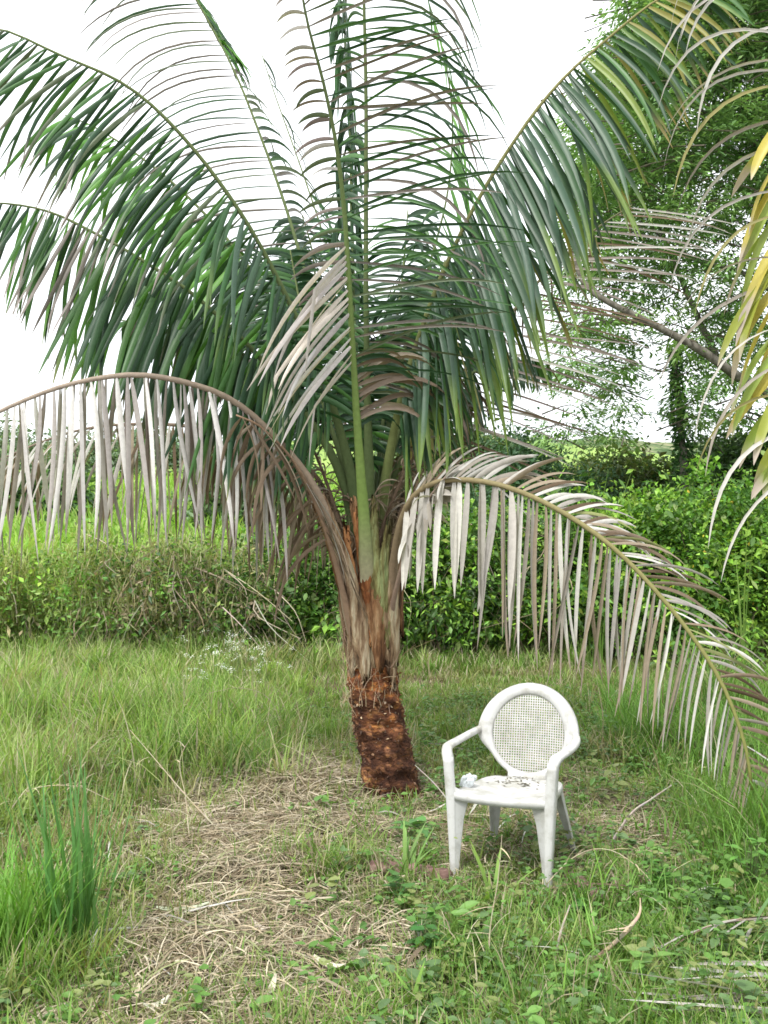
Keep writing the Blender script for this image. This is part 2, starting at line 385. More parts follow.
def frond(parent, pts, sides, r=(.05, .016, .005), rcol=((.075, .11, .04), (.11, .14, .05)), n=40, label=None, name='frond', lmat='frond', flat=.7, sheath=None):
    """pts are (pixel x, pixel y, distance) or 3D points; sides is a list of leaflet settings"""
    P = [W(*p_) for p_ in pts]
    path, Ln = catmull(P, n); tan = norm(np.gradient(path, axis=0))
    a = Acc()
    rad = np.interp(np.linspace(0, 1, n), [0, .12, .35, 1], [r[0], r[0] * .55 + r[1] * .3, r[1], r[2]])
    rc = np.array(rcol[0])[None] * (1 - np.linspace(0, 1, n))[:, None] + np.array(rcol[1])[None] * np.linspace(0, 1, n)[:, None]
    if sheath is not None:
        k = smooth01(1 - np.linspace(0, 1, n) / sheath[0])[:, None]; rc = rc * (1 - k) + np.array(sheath[1])[None] * k
    a.tube(path, rad, rc, 8, .03, flat)
    fo = a.build(name, M['stem'], parent, smooth=True)
    if label: fo['label'] = label
    for mname in sorted({s.get('mat', lmat) for s in sides}):
        a = Acc()
        for s in sides:
            s = dict(s)
            if s.pop('mat', lmat) != mname: continue
            leaflets(a, path, tan, **s)
        a.build('leaflets' if mname == lmat else 'dry_leaflets', M[mname], fo, smooth=True)
    return fo

PD = 6.02
pb = W(391, 795, PD)
palm = empty('palm_tree', (pb[0], pb[1], float(height(pb[0], pb[1]))), 'young palm with rust coloured trunk base and green and dead grey fronds', 'palm tree')

# trunk, rusty cut bark below
def ring_loft(path, rads, sides, dispf):
    P, _ = catmull(np.column_stack([path, rads]), 70); c = P[:, :3]; r = P[:, 3]
    T = norm(np.gradient(c, axis=0)); a_ = norm(np.cross(T, [0, 1., 0])); b_ = np.cross(a_, T)
    th = np.linspace(0, 2 * np.pi, sides, endpoint=False)
    rr = r[:, None] * (1 + dispf(th[None], np.linspace(0, 1, 70)[:, None]))
    return c[:, None] + rr[..., None] * (a_[:, None] * np.cos(th)[None, :, None] + b_[:, None] * np.sin(th)[None, :, None])
def dlow(th, v):
    return .11 * (vnoise(np.cos(th) * 3 + 5, v * 22 + np.sin(th) * 2, 1.0, 11) - .5) * 2 + .04 * (vnoise(th * 9, v * 40, 1., 12) - .5) * 2 + .03 * np.sin(v * 80 + np.sin(th * 2) * 1.5)
def dup_(th, v):
    return .14 * (vnoise(th * 4.0, v * 2.2, 1.0, 13) - .5) * 2 + .09 * (vnoise(th * 11, v * 5, 1., 14) - .5) * 2
low = ring_loft([W(406, 850, PD), W(395, 800, PD), W(386, 755, PD), W(376, 705, PD), W(371, 662, PD), W(370, 640, PD)],
                [.215, .172, .160, .152, .150, .12], 96, dlow)
tv = np.linspace(0, 1, 70)[:, None, None]; zc_ = low[..., 2:3]
band = vnoise(low[..., 0] * 14 + low[..., 1] * 9, low[..., 2] * 16, 1., 17)[..., None]; spot = vnoise(low[..., 0] * 26 + 3, low[..., 2] * 34, 1., 18)[..., None]
kt = smooth01((zc_ - .42 + (band - .5) * .5) / .30)
lc = np.array([.60, .62, .70]) * (1 - kt) + np.array([1.6, 1.5, 1.3]) * kt                    # dark maroon foot, orange cut bark above
lc = lc * (1 - smooth01((spot - .74) / .1)) + np.array([2.3, 2.7, 3.0]) * smooth01((spot - .74) / .1)
a = Acc(); a.quadgrid(low, lc.reshape(-1, 3) / 3, wrap=True)
a.build('trunk', M['rust'], palm, smooth=True)
a = Acc(); a.quadgrid(ring_loft([W(373, 665, PD), W(372, 640, PD), W(370, 605, PD), W(368, 570, PD), W(366, 530, PD), W(364, 490, PD)],
                                [.140, .162, .188, .172, .11, .03], 90, dup_), (.75, .70, .62), wrap=True)
sh = a.build('leaf_sheath', M['sheath'], palm, smooth=True)
# old leaf bases clasping the stem: each a curved scale with a ragged cut end
def stub(pts, w, col, low_w=.6, th_=.016):
    path, _ = catmull([W(*q) for q in pts], 26); a = Acc()
    s = np.linspace(0, 1, 26); wd = w * np.interp(s, [0, .1, .35, .7, 1], [low_w * .4, low_w, 1.05, .62, .34])
    T = norm(np.gradient(path, axis=0)); cen = W(370, 600, PD)
    o_ = path - cen; o_[:, 2] = 0; o_ = norm(o_)
    side = norm(np.cross(T, o_)); th = np.linspace(-1.35, 1.35, 13)
    V = path[:, None] + wd[:, None, None] * (side[:, None] * np.sin(th)[None, :, None] + (o_[:, None] * (np.cos(th) - .6)[None, :, None]) * .6)
    V += rng.normal(0, .0025, V.shape)
    V[0] -= T[0] * rng.uniform(-.02, .05, (13, 1)); V[1] -= T[0] * rng.uniform(-.01, .02, (13, 1)); V[-1] += T[-1] * rng.uniform(-.06, .08, (13, 1))
    c = np.array(col)[None, None] * np.ones((26, 13, 1)) * (.8 + .4 * rng.random((1, 13, 1)))
    a.quadgrid(V, c.reshape(-1, 3))
    ob = a.build('leaf_base', M['sheath'], palm, smooth=True)
    md = ob.modifiers.new('thick', 'SOLIDIFY'); md.thickness = th_; md.offset = 0
BRN, GRN, TAN, ORG = (.72, .52, .38), (.62, .80, .48), (.95, .90, .82), (.95, .52, .30)
for pts, w, c_ in [(((366, 712, 5.87), (359, 660, 5.85), (350, 600, 5.83), (338, 545, 5.80), (324, 500, 5.78)), .070, TAN),
                   (((380, 700, 5.85), (378, 650, 5.84), (372, 590, 5.82), (362, 540, 5.82), (354, 508, 5.80)), .062, BRN),
                   (((396, 690, 5.92), (394, 640, 5.89), (393, 590, 5.86), (400, 545, 5.84), (408, 505, 5.82)), .062, TAN),
                   (((354, 690, 5.95), (348, 640, 5.93), (340, 590, 5.90), (328, 540, 5.88), (312, 500, 5.86)), .055, BRN),
                   (((388, 672, 5.87), (385, 625, 5.85), (384, 575, 5.82), (388, 530, 5.80)), .055, GRN),
                   (((372, 668, 5.845), (370, 630, 5.84), (366, 585, 5.81), (360, 540, 5.79), (356, 514, 5.78)), .05, ORG),
                   (((362, 655, 5.86), (357, 620, 5.85), (350, 575, 5.82), (346, 530, 5.80)), .045, ORG),
                   (((402, 655, 5.97), (400, 610, 5.95), (402, 560, 5.92), (412, 510, 5.90)), .05, BRN),
                   (((376, 640, 5.83), (377, 600, 5.82), (374, 550, 5.80), (374, 505, 5.80)), .045, GRN),
                   (((385, 690, 6.15), (388, 620, 6.18), (396, 560, 6.2), (402, 520, 6.25)), .07, TAN),
                   (((356, 690, 6.14), (350, 620, 6.18), (342, 560, 6.2), (334, 520, 6.25)), .07, BRN),
                   (((394, 720, 5.93), (391, 690, 5.90), (388, 650, 5.87), (387, 615, 5.86)), .045, TAN),
                   (((352, 712, 5.94), (352, 685, 5.91), (352, 650, 5.89), (350, 610, 5.87)), .04, TAN)]:
    stub([(x_, 540 + (y_ - 540) * .80 if y_ > 540 else y_, d_) for x_, y_, d_ in pts], w, c_)
a = Acc()
for k in range(420):
    y = rng.uniform(505, 705); th = rng.uniform(-1.9, 1.9)
    c0 = W(370, y, PD); rr_ = .17 if y > 560 else .13
    p0 = c0 + np.array([math.sin(th) * rr_, -math.cos(th) * rr_, 0]); v = np.array([rng.normal(0, .25), rng.normal(-.1, .2), rng.normal(.9, .5) * (1 if rng.random() < .8 else -1)])
    pth, _ = catmull([p0, p0 + norm(v) * .06, p0 + norm(v) * .12 + rng.normal(0, .03, 3)], 5)
    a.tube(pth, np.linspace(.002, .0006, 5), vary((.36, .27, .18), 1, .5)[0], 3, cap=False)
n = 1700; ki = rng.integers(2, 58, n); kj = rng.integers(0, 96, n); P = low[ki, kj]; cc = (low.mean(1))[ki]; od = norm(P - cc)
D_ = od * rng.uniform(.1, .9, (n, 1)) + np.array([0, 0, 1.]) * rng.normal(-.1, .8, (n, 1)) + rng.normal(0, .4, (n, 3))
zz = P[:, 2]; kz = smooth01((zz - .35 + rng.normal(0, .12, n)) / .4)[:, None]
cl = pick([(.11, .065, .045), (.06, .036, .026), (.18, .11, .07)], n) * (1 - kz) + pick([(.34, .18, .065), (.20, .105, .05), (.44, .33, .21), (.27, .15, .06), (.30, .24, .17)], n) * kz
add_leaves(a, P - od * .006, D_, od + rng.normal(0, .5, (n, 3)), rng.uniform(.010, .034, n), rng.uniform(.006, .020, n), cl * rng.uniform(.6, 1.2, (n, 1)), .1)
a.build('fibre', M['stem'], palm)

Z = lambda **k: k
BLUE = [(.045, .09, .055), (.036, .08, .042), (.055, .11, .06), (.042, .11, .038)]
TIPB = (.22, .15, .08)
# A  big upper left frond
frond(palm, [(362, 560, 5.95), (350, 470, 5.9), (325, 385, 5.8), (288, 300, 5.65), (245, 220, 5.5), (190, 145, 5.4), (130, 88, 5.3), (60, 55, 5.2), (-5, 28, 5.15), (-50, 40, 5.1)],
      [Z(t0=.26, t1=.56, n=30, sd=((.10, -.35, -.7), (.0, -.35, -.7)), fwd=(.35, .3), L=.95, Wd=.036, droop=(.35, .3), cols=BLUE, prof=(.55, 1, 1), tipc=(.10, .17, .05), tipf=.3, twist=.25, jit=.06),
       Z(t0=.56, t1=.99, n=30, sd=((-.25, -.3, -.7), (-.5, -.3, -.75)), fwd=(.25, .25), L=1.0, Wd=.026, droop=(.28, .2), cols=GREEN + PURP[3:], tipc=PURP[1], tipf=.25, prof=(1, .95, .5), twist=.4, jit=.05, fold=.4),
       Z(t0=.30, t1=.99, n=52, sd=((-.3, .3, -.45), (-.5, .25, -.75)), fwd=(.3, .25), L=1.12, Wd=.027, droop=(.28, .2), cols=GREEN + [PURP[3], BRIGHT[0]], twist=.4, tipc=PURP[1], tipf=.2, jit=.05, prof=(.8, 1, .5), fold=.4)])
# A2 bright frond behind it
frond(palm, [(366, 560, 6.15), (352, 470, 6.3), (315, 370, 6.5), (265, 290, 6.7), (215, 225, 6.9), (160, 172, 7.0), (100, 130, 7.1), (65, 115, 7.1)],
      [Z(t0=.33, t1=.99, n=48, sd=((-.1, -.4, -.6), (-.4, -.4, -.6)), fwd=.3, L=1.15, Wd=.038, droop=.3, cols=BRIGHT + GREEN[:1], jit=.08),
       Z(t0=.33, t1=.99, n=46, sd=((-.1, .4, -.4), (-.4, .4, -.5)), fwd=.3, L=1.1, Wd=.038, droop=.3, cols=BRIGHT, jit=.08)])
# C third left frond
frond(palm, [(360, 565, 6.0), (346, 490, 5.95), (318, 432, 5.9), (262, 360, 5.85), (200, 300, 5.85), (145, 262, 5.85), (100, 236, 5.85), (50, 212, 5.9), (0, 203, 5.9), (-40, 206, 5.9)],
      [Z(t0=.25, t1=.72, n=58, sd=((.05, -.3, -.8), (-.1, -.3, -.8)), fwd=(.25, .2), L=1.06, Wd=.038, droop=(.3, .25), cols=GREEN + BRIGHT[2:], prof=(.5, 1, .95), tipc=(.2, .2, .06), tipf=.15, jit=.06, twist=.25),
       Z(t0=.72, t1=.99, n=26, sd=((-.1, -.25, -.9), (-.3, -.2, -.9)), fwd=(.15, .2), L=.78, Wd=.026, droop=(.2, .15), cols=GREEN + PURP[2:], prof=(1.1, .9, .6), tipc=PURP[1], tipf=.4, jit=.07),
       Z(t0=.29, t1=.99, n=54, sd=((.0, .3, -.6), (-.25, .2, -.85)), fwd=(.3, .2), L=1.1, Wd=.042, droop=(.35, .2), cols=GREEN + BRIGHT, prof=(.4, 1, .5), tipc=(.25, .2, .12), tipf=.15, jit=.07)])
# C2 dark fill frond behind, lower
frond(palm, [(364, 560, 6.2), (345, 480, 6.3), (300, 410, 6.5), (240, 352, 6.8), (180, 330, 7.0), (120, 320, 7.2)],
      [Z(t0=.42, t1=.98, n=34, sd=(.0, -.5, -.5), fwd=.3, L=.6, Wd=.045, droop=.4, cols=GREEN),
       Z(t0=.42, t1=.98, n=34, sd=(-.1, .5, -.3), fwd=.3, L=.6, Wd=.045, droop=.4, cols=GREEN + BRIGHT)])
# E up left frond against the sky, leaning away
frond(palm, [(366, 560, 6.1), (358, 450, 6.25), (335, 360, 6.45), (308, 280, 6.65), (285, 205, 6.85), (262, 140, 7.0), (236, 75, 7.1), (205, 15, 7.15), (170, -45, 7.15)],
      [Z(t0=.22, t1=.99, n=56, sd=((-.9, .0, -.12), (-.9, .05, -.1)), fwd=(.05, .2), L=1.25, Wd=.020, droop=(.5, .42), cols=PURP[2:] + GREEN[:2], prof=(.75, 1, .75), jit=.04, twist=.2, fold=.4),
       Z(t0=.22, t1=.96, n=50, sd=((.25, .9, .25), (.25, .95, .3)), fwd=.2, L=.8, Wd=.036, droop=.25, cols=GREEN + PURP[2:], jit=.05, twist=.2),
       Z(t0=.84, t1=.99, n=16, sd=(.5, .3, -.6), fwd=.4, L=.62, Wd=.055, droop=.3, cols=BRIGHT + GREEN, jit=.07, twist=.2)],
      r=(.05, .014, .005))
# E2 pale thin frond further back, right of E
frond(palm, [(368, 560, 6.2), (362, 440, 6.6), (352, 330, 7.2), (325, 240, 7.8), (300, 165, 8.2), (275, 95, 8.5), (262, 55, 8.6)],
      [Z(t0=.3, t1=.99, n=26, sd=(.5, .3, -.6), fwd=.4, L=.55, Wd=.035, droop=.8, cols=BLUE, gap=.3),
       Z(t0=.3, t1=.7, n=16, sd=(-.6, .4, -.1), fwd=.4, L=.7, Wd=.035, droop=.8, cols=GREEN, gap=.2)], r=(.04, .01, .004))
# F front frond rising towards the camera, bright midrib; left leaflets dead in its lower half
frond(palm, [(368, 590, 5.85), (364, 520, 5.72), (359, 450, 5.6), (354, 370, 5.45), (350, 300, 5.3), (345, 220, 5.15), (337, 150, 5.0), (324, 85, 4.85), (308, 25, 4.7), (298, -30, 4.6)],
      [Z(t0=.42, t1=.60, n=17, sd=(-.50, -.15, -.70), fwd=.10, L=.80, Wd=.030, droop=.22, cols=[(.62, .60, .60), (.52, .48, .46), (.58, .52, .46)], mat='dry', prof=(.9, 1, 1.1), kink=.2, twist=.5, jit=.06),
       Z(t0=.30, t1=.5, n=16, sd=(-.8, .35, .3), fwd=.35, L=.6, Wd=.03, droop=.3, cols=GREEN, twist=.5),
       Z(t0=.56, t1=.99, n=26, sd=((-.8, .45, -.1), (-.5, .5, .3)), fwd=.2, L=.38, Wd=.022, droop=.35, cols=PURP + [GREY[1]], mat='dry', prof=(1, .7, .5), jit=.08),
       Z(t0=.30, t1=.42, n=14, sd=(.75, .3, .2), fwd=.35, L=.7, Wd=.03, droop=.5, cols=GREEN[:2] + BROWN, jit=.12),
       Z(t0=.40, t1=.99, n=38, sd=((.9, .0, -.05), (.85, -.1, .1)), fwd=(.15, .32), L=1.0, Wd=.017, droop=(.16, .08), cols=PURP[2:] + GREEN, prof=(.9, 1, .6), jit=.13, fold=.35)],
      rcol=((.20, .30, .07), (.10, .13, .06)), sheath=(.18, (.33, .30, .2)), r=(.055, .019, .005))
# G upright frond with leaflets arching right
frond(palm, [(371, 580, 5.95), (369, 470, 5.85), (367, 380, 5.8), (366, 300, 5.7), (366, 200, 5.65), (366, 100, 5.6), (364, 0, 5.5), (362, -90, 5.4), (358, -160, 5.4)],
      [Z(t0=.24, t1=.99, n=62, sd=(.85, -.15, -.1), fwd=.10, L=1.15, Wd=.019, droop=(.85, .8), cols=GREEN + PURP[2:] + BRIGHT[2:], prof=(.8, 1, .8), jit=.05, twist=.3, fold=.35),
       Z(t0=.24, t1=.6, n=26, sd=(-.6, .5, .3), fwd=.35, L=.6, Wd=.03, droop=.5, cols=GREEN, jit=.07, twist=.4),
       Z(t0=.6, t1=.99, n=26, sd=(-.5, .6, .3), fwd=.3, L=.35, Wd=.02, droop=.3, cols=GREEN, jit=.07, twist=.4)], r=(.05, .016, .006))
# H blue green broad leaflets of the frond folded behind
frond(palm, [(368, 570, 6.15), (362, 450, 6.3), (355, 340, 6.4), (352, 230, 6.5), (350, 120, 6.5), (345, 40, 6.4), (348, -30, 6.2), (356, -90, 5.9)],
      [Z(t0=.42, t1=.98, n=30, sd=((-.12, -.8, -.2), (-.10, -.8, -.3)), fwd=.1, L=.95, Wd=.060, droop=1.0, cols=BLUE, jit=.04, twist=.2),
       Z(t0=.42, t1=.98, n=30, sd=((.15, -.7, -.2), (.0, -.8, -.2)), fwd=.1, L=.95, Wd=.060, droop=1.0, cols=BLUE, jit=.04, twist=.2)])
# K thin yellow green frond at the right of the upright ones
frond(palm, [(374, 560, 6.15), (385, 450, 6.4), (402, 360, 6.7), (428, 270, 7.0), (448, 190, 7.2), (452, 110, 7.3), (440, 40, 7.3), (418, -30, 7.3)],
      [Z(t0=.28, t1=.97, n=30, sd=(.2, -.2, -.8), fwd=.2, L=.8, Wd=.026, droop=.7, cols=BRIGHT, prof=(.8, 1, .6), gap=.2, jit=.05),
       Z(t0=.28, t1=.6, n=24, sd=(-.7, .4, -.1), fwd=.3, L=.7, Wd=.035, droop=.7, cols=GREEN)], r=(.04, .01, .004))
# I large right frond
YG = [(.16, .22, .04), (.22, .21, .045), (.11, .19, .045)]
frond(palm, [(376, 575, 6.0), (384, 490, 5.95), (402, 395, 5.85), (432, 300, 5.8), (470, 215, 5.75), (515, 140, 5.7), (560, 82, 5.65), (612, 35, 5.6), (660, -2, 5.55), (705, -20, 5.5)],
      [Z(t0=.25, t1=.78, n=64, sd=((.05, -.35, -.75), (.22, -.3, -.7)), fwd=(.12, .15), L=1.30, Wd=.040, droop=(.45, .3), cols=BLUE, prof=(.5, 1, .9), tipc=(.13, .20, .04), tipf=.4, jit=.06, twist=.25),
       Z(t0=.78, t1=.99, n=22, sd=((.20, -.3, -.7), (.45, -.2, -.6)), fwd=(.2, .4), L=.85, Wd=.028, droop=.25, cols=YG + GREEN[2:], prof=(1, .9, .55), jit=.10),
       Z(t0=.27, t1=.99, n=66, sd=((.12, .3, -.75), (.45, .25, -.6)), fwd=(.15, .3), L=1.2, Wd=.029, droop=(.3, .15), cols=GREEN[2:] + YG + BLUE, prof=(.5, 1, .42), tipc=(.32, .26, .10), tipf=.25, jit=.08)],
      rcol=((.12, .16, .05), (.22, .20, .08)))
# I2 dark frond low right, behind
frond(palm, [(376, 565, 6.1), (392, 480, 6.2), (425, 420, 6.3), (470, 375, 6.5), (515, 355, 6.7), (550, 365, 6.9)],
      [Z(t0=.4, t1=.98, n=30, sd=(.1, -.5, -.6), fwd=.3, L=.5, Wd=.035, droop=.5, cols=GREEN + BROWN[:1]),
       Z(t0=.4, t1=.98, n=30, sd=(.1, .5, -.4), fwd=.3, L=.5, Wd=.035, droop=.5, cols=GREEN + BRIGHT[2:])])
# J dry frond at the right whose leaflets stick out sideways
frond(palm, [(378, 570, 6.1), (398, 490, 6.3), (436, 410, 6.5), (486, 345, 6.6), (540, 280, 6.7), (592, 232, 6.7), (632, 205, 6.7)],
      [Z(t0=.30, t1=.99, n=40, sd=((.95, -.15, -.32), (.95, -.1, -.12)), fwd=(-.05, .1), L=1.05, Wd=.017, droop=.06, cols=PURP[:2] + GREY[1:3] + BROWN[:1], mat='dry', prof=(1, 1, .8), jit=.07, fold=.3),
       Z(t0=.3, t1=.99, n=20, sd=(.0, .7, -.4), fwd=.3, L=.5, Wd=.025, droop=.5, cols=BROWN + GREEN[:1], mat='dry')],
      rcol=((.16, .12, .07), (.12, .12, .06)), lmat='dry', label='dry frond with thin stiff purplish leaflets sticking out to the right')
# D long dead frond arching to the left
frond(palm, [(364, 668, 5.96), (347, 605, 5.87), (338, 540, 5.8), (310, 480, 5.75), (268, 430, 5.7), (228, 398, 5.6), (180, 381, 5.5), (130, 375, 5.4), (75, 383, 5.35), (25, 400, 5.3), (-30, 428, 5.25), (-80, 470, 5.2)],
      [Z(t0=.43, t1=.99, n=36, sd=((.22, -.1, -.95), (-.02, -.1, -1)), fwd=(.0, .0), L=.98, Wd=.029, droop=.22, cols=[(.54, .52, .50), (.46, .44, .42), (.60, .58, .56), (.36, .33, .31)], tipc=(.30, .26, .23), tipf=.25, prof=(.9, 1, .8), jit=.05, twist=.35, mat='dry', kink=.05, fold=.3),
       Z(t0=.42, t1=.99, n=38, sd=((-.05, .15, -.95), (-.10, .10, -1)), fwd=(.0, .0), L=.98, Wd=.028, droop=.3, cols=GREY + PURP[:2], prof=(.8, 1, .85), jit=.08, twist=.7, mat='dry', fold=.3)],
      rcol=((.26, .19, .13), (.30, .25, .2)), r=(.05, .022, .008), lmat='dry', label='long dead grey frond arching out to the left', sheath=(.2, (.3, .24, .17)))
# D2 dead frond behind it
frond(palm, [(352, 600, 6.1), (325, 520, 6.3), (280, 462, 6.6), (220, 432, 6.9), (150, 424, 7.1), (80, 430, 7.3), (10, 455, 7.4), (-60, 490, 7.4)],
      [Z(t0=.3, t1=.62, n=26, sd=((.1, -.3, -.8), (-.1, -.2, -.9)), fwd=.0, L=.95, Wd=.030, droop=.5, cols=BROWN + GREY[1:2], prof=(1, 1, .9), mat='dry', twist=.6, jit=.15),
       Z(t0=.62, t1=.99, n=22, sd=((-.2, -.2, -.6), (-.5, -.2, -.5)), fwd=.2, L=.75, Wd=.024, droop=.5, cols=GREY[1:] + BROWN[3:], prof=(1, 1, .7), mat='dry', twist=.6, jit=.12),
       Z(t0=.3, t1=.99, n=30, sd=(-.1, .2, -.9), fwd=.0, L=.9, Wd=.028, droop=.6, cols=GREY[1:] + BROWN, mat='dry', twist=.6, jit=.15)],
      rcol=((.2, .14, .1), (.2, .16, .12)), lmat='dry', label='dead frond hanging behind the long grey one')
# M short broken dead fronds close to the stem
frond(palm, [(366, 680, 5.97), (352, 630, 5.87), (340, 580, 5.80), (322, 520, 5.70), (296, 465, 5.6), (262, 428, 5.5), (236, 415, 5.45)],
      [Z(t0=.5, t1=.99, n=15, sd=(.35, -.2, -.6), fwd=.0, L=.62, Wd=.018, droop=.35, cols=BROWN + GREY[1:2], mat='dry', twist=.6, jit=.14, prof=(1, 1, .8)),
       Z(t0=.5, t1=.99, n=26, sd=(-.5, .3, -.5), fwd=.1, L=.62, Wd=.024, droop=.9, cols=BROWN, mat='dry', twist=.6, jit=.25, prof=(1, 1, .7))],
      rcol=((.22, .15, .1), (.26, .17, .11)), lmat='dry', label='broken brown frond beside the stem')
frond(palm, [(356, 590, 6.15), (335, 510, 6.2), (300, 460, 6.3), (250, 440, 6.45), (200, 450, 6.6)],
      [Z(t0=.35, t1=.99, n=40, sd=(.1, -.3, -.7), fwd=.15, L=.6, Wd=.026, droop=.9, cols=BROWN, mat='dry', twist=.7, jit=.3, prof=(1, 1, .7)),
       Z(t0=.35, t1=.99, n=40, sd=(-.2, .3, -.5), fwd=.3, L=.6, Wd=.026, droop=.8, cols=BROWN, mat='dry', twist=.7, jit=.3, prof=(1, 1, .7))],
      rcol=((.2, .14, .09), (.15, .1, .07)), lmat='dry')
frond(palm, [(382, 600, 6.2), (398, 520, 6.3), (418, 465, 6.4), (446, 420, 6.6), (480, 390, 6.8)],
      [Z(t0=.35, t1=.99, n=36, sd=(.4, -.3, -.5), fwd=.2, L=.5, Wd=.022, droop=.7, cols=BROWN + GREEN[:1], mat='dry', twist=.7, jit=.3),
       Z(t0=.3, t1=.99, n=30, sd=(-.4, .2, -.1), fwd=.4, L=.5, Wd=.022, droop=.6, cols=BROWN + GREEN[:1], mat='dry', twist=.7, jit=.3)],
      rcol=((.12, .09, .06), (.07, .07, .04)), r=(.06, .03, .01), lmat='dry')
for k_, (bx, by, bd, ex, ey, ed) in enumerate(((350, 560, 5.95, 300, 420, 6.05), (358, 540, 6.2, 330, 400, 6.3), (385, 560, 6.15, 440, 430, 6.3), (380, 540, 5.9, 425, 440, 5.8))):
    frond(palm, [(369, 640, 6.0), (bx, by, bd), ((bx + ex) / 2, (by + ey) / 2 - 12, (bd + ed) / 2), (ex, ey, ed)],
          [Z(t0=.35, t1=.99, n=26, sd=(-.6 if k_ < 2 else .5, -.3, .3), fwd=.3, L=.34, Wd=.014, droop=.7, cols=BROWN + GREY[3:] + GREEN[:1], mat='dry', twist=.8, jit=.5),
           Z(t0=.3, t1=.99, n=26, sd=(.4 if k_ < 2 else -.6, -.4, .3), fwd=.3, L=.30, Wd=.012, droop=.8, cols=BROWN, mat='dry', twist=.8, jit=.5)],
          rcol=((.16, .11, .07), (.13, .09, .06)), r=(.04, .016, .006), lmat='dry')
# further fronds at the back of the crown
for pts_, rt in ((((368, 600, 6.1), (352, 480, 6.35), (330, 400, 6.7), (290, 320, 7.1), (245, 262, 7.4), (205, 235, 7.6)), -1), (((370, 600, 6.15), (385, 470, 6.5), (410, 380, 6.9), (450, 300, 7.3), (500, 250, 7.6), (545, 240, 7.8)), 1),
                 (((369, 600, 6.1), (350, 470, 6.4), (330, 370, 6.8), (318, 300, 7.2), (312, 250, 7.5), (302, 215, 7.6)), -1), (((370, 600, 6.1), (378, 470, 6.5), (390, 370, 7.0), (402, 280, 7.4), (408, 210, 7.6)), 1)):
    frond(palm, pts_, [Z(t0=.34, t1=.98, n=44, sd=(.3 * rt, -.5, -.3), fwd=.4, L=.8, Wd=.042, droop=.45, cols=GREEN + BLUE[:1], prof=(.5, 1, .5), jit=.08),
                       Z(t0=.34, t1=.98, n=44, sd=(-.6 * rt, .2, -.1), fwd=.4, L=.8, Wd=.042, droop=.45, cols=GREEN + BRIGHT[2:], prof=(.5, 1, .5), jit=.08),
                       Z(t0=.34, t1=.98, n=36, sd=(.7 * rt, .2, -.2), fwd=.4, L=.7, Wd=.036, droop=.45, cols=GREEN, prof=(.5, 1, .5), jit=.1)])
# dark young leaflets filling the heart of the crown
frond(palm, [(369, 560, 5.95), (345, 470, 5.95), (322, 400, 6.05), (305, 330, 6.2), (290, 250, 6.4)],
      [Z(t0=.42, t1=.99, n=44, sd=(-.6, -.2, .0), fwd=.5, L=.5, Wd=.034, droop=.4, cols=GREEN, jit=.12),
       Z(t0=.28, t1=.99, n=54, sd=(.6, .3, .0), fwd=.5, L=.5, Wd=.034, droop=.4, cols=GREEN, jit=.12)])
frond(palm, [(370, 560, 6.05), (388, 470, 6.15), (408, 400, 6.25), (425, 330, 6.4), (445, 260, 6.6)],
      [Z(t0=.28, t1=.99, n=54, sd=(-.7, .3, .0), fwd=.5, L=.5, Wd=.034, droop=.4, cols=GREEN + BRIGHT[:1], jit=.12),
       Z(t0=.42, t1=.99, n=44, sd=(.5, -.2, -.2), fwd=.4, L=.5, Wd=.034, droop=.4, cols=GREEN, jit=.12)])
# L drooping grey frond in front on the right
frond(palm, [(376, 672, 5.97), (391, 620, 5.9), (392, 580, 5.84), (400, 525, 5.7), (418, 492, 5.55), (450, 480, 5.4), (500, 485, 5.25), (555, 508, 5.1), (610, 545, 4.98), (655, 590, 4.88), (695, 640, 4.8), (725, 690, 4.75), (745, 745, 4.7), (752, 790, 4.68)],
      [Z(t0=.27, t1=.47, n=15, sd=(-.02, -.15, -.95), fwd=-.05, L=.66, Wd=.040, droop=.5, cols=[(.50, .48, .44), (.42, .395, .36)], prof=(.75, .9, 1.1), mat='dry', jit=.06, twist=.6, fold=.3),
       Z(t0=.45, t1=.73, n=32, sd=((.0, -.1, -.95), (-.16, -.1, -.9)), fwd=(-.03, -.03), L=.84, Wd=.021, droop=(.2, .15), cols=GREY[:2] + GREY[3:] + BROWN[3:], tipc=(.26, .21, .17), tipf=.3, prof=(1.05, 1, .8), mat='dry', jit=.045, twist=.6, fold=.3),
       Z(t0=.72, t1=.99, n=26, sd=((-.18, -.1, -.9), (-.3, -.1, -.7)), fwd=(-.03, .1), L=.66, Wd=.015, droop=(.2, .15), cols=GREY[1:] + BROWN[3:], prof=(1.05, .8, .3), mat='dry', jit=.10, twist=.6, fold=.3),
       Z(t0=.27, t1=.62, n=34, sd=((.10, .35, .55), (.35, .35, .45)), fwd=(1.0, .7), L=.37, Wd=.032, droop=.25, cols=GREY + BROWN[2:], mat='dry', prof=(.8, 1, .9), jit=.13, twist=.4, fold=.3),
       Z(t0=.55, t1=.99, n=46, sd=((.7, .30, .25), (.8, .3, .1)), fwd=(.6, .5), L=.46, Wd=.020, droop=(.3, .2), cols=GREY[1:] + BROWN[1:] + [(.22, .24, .10)], mat='dry', prof=(1, 1, .8), jit=.12, twist=.5, fold=.3)],
      rcol=((.22, .15, .11), (.20, .21, .06)), r=(.045, .016, .008), lmat='dry', label='grey dead frond drooping over the chair to the right', sheath=(.25, (.28, .2, .14)))
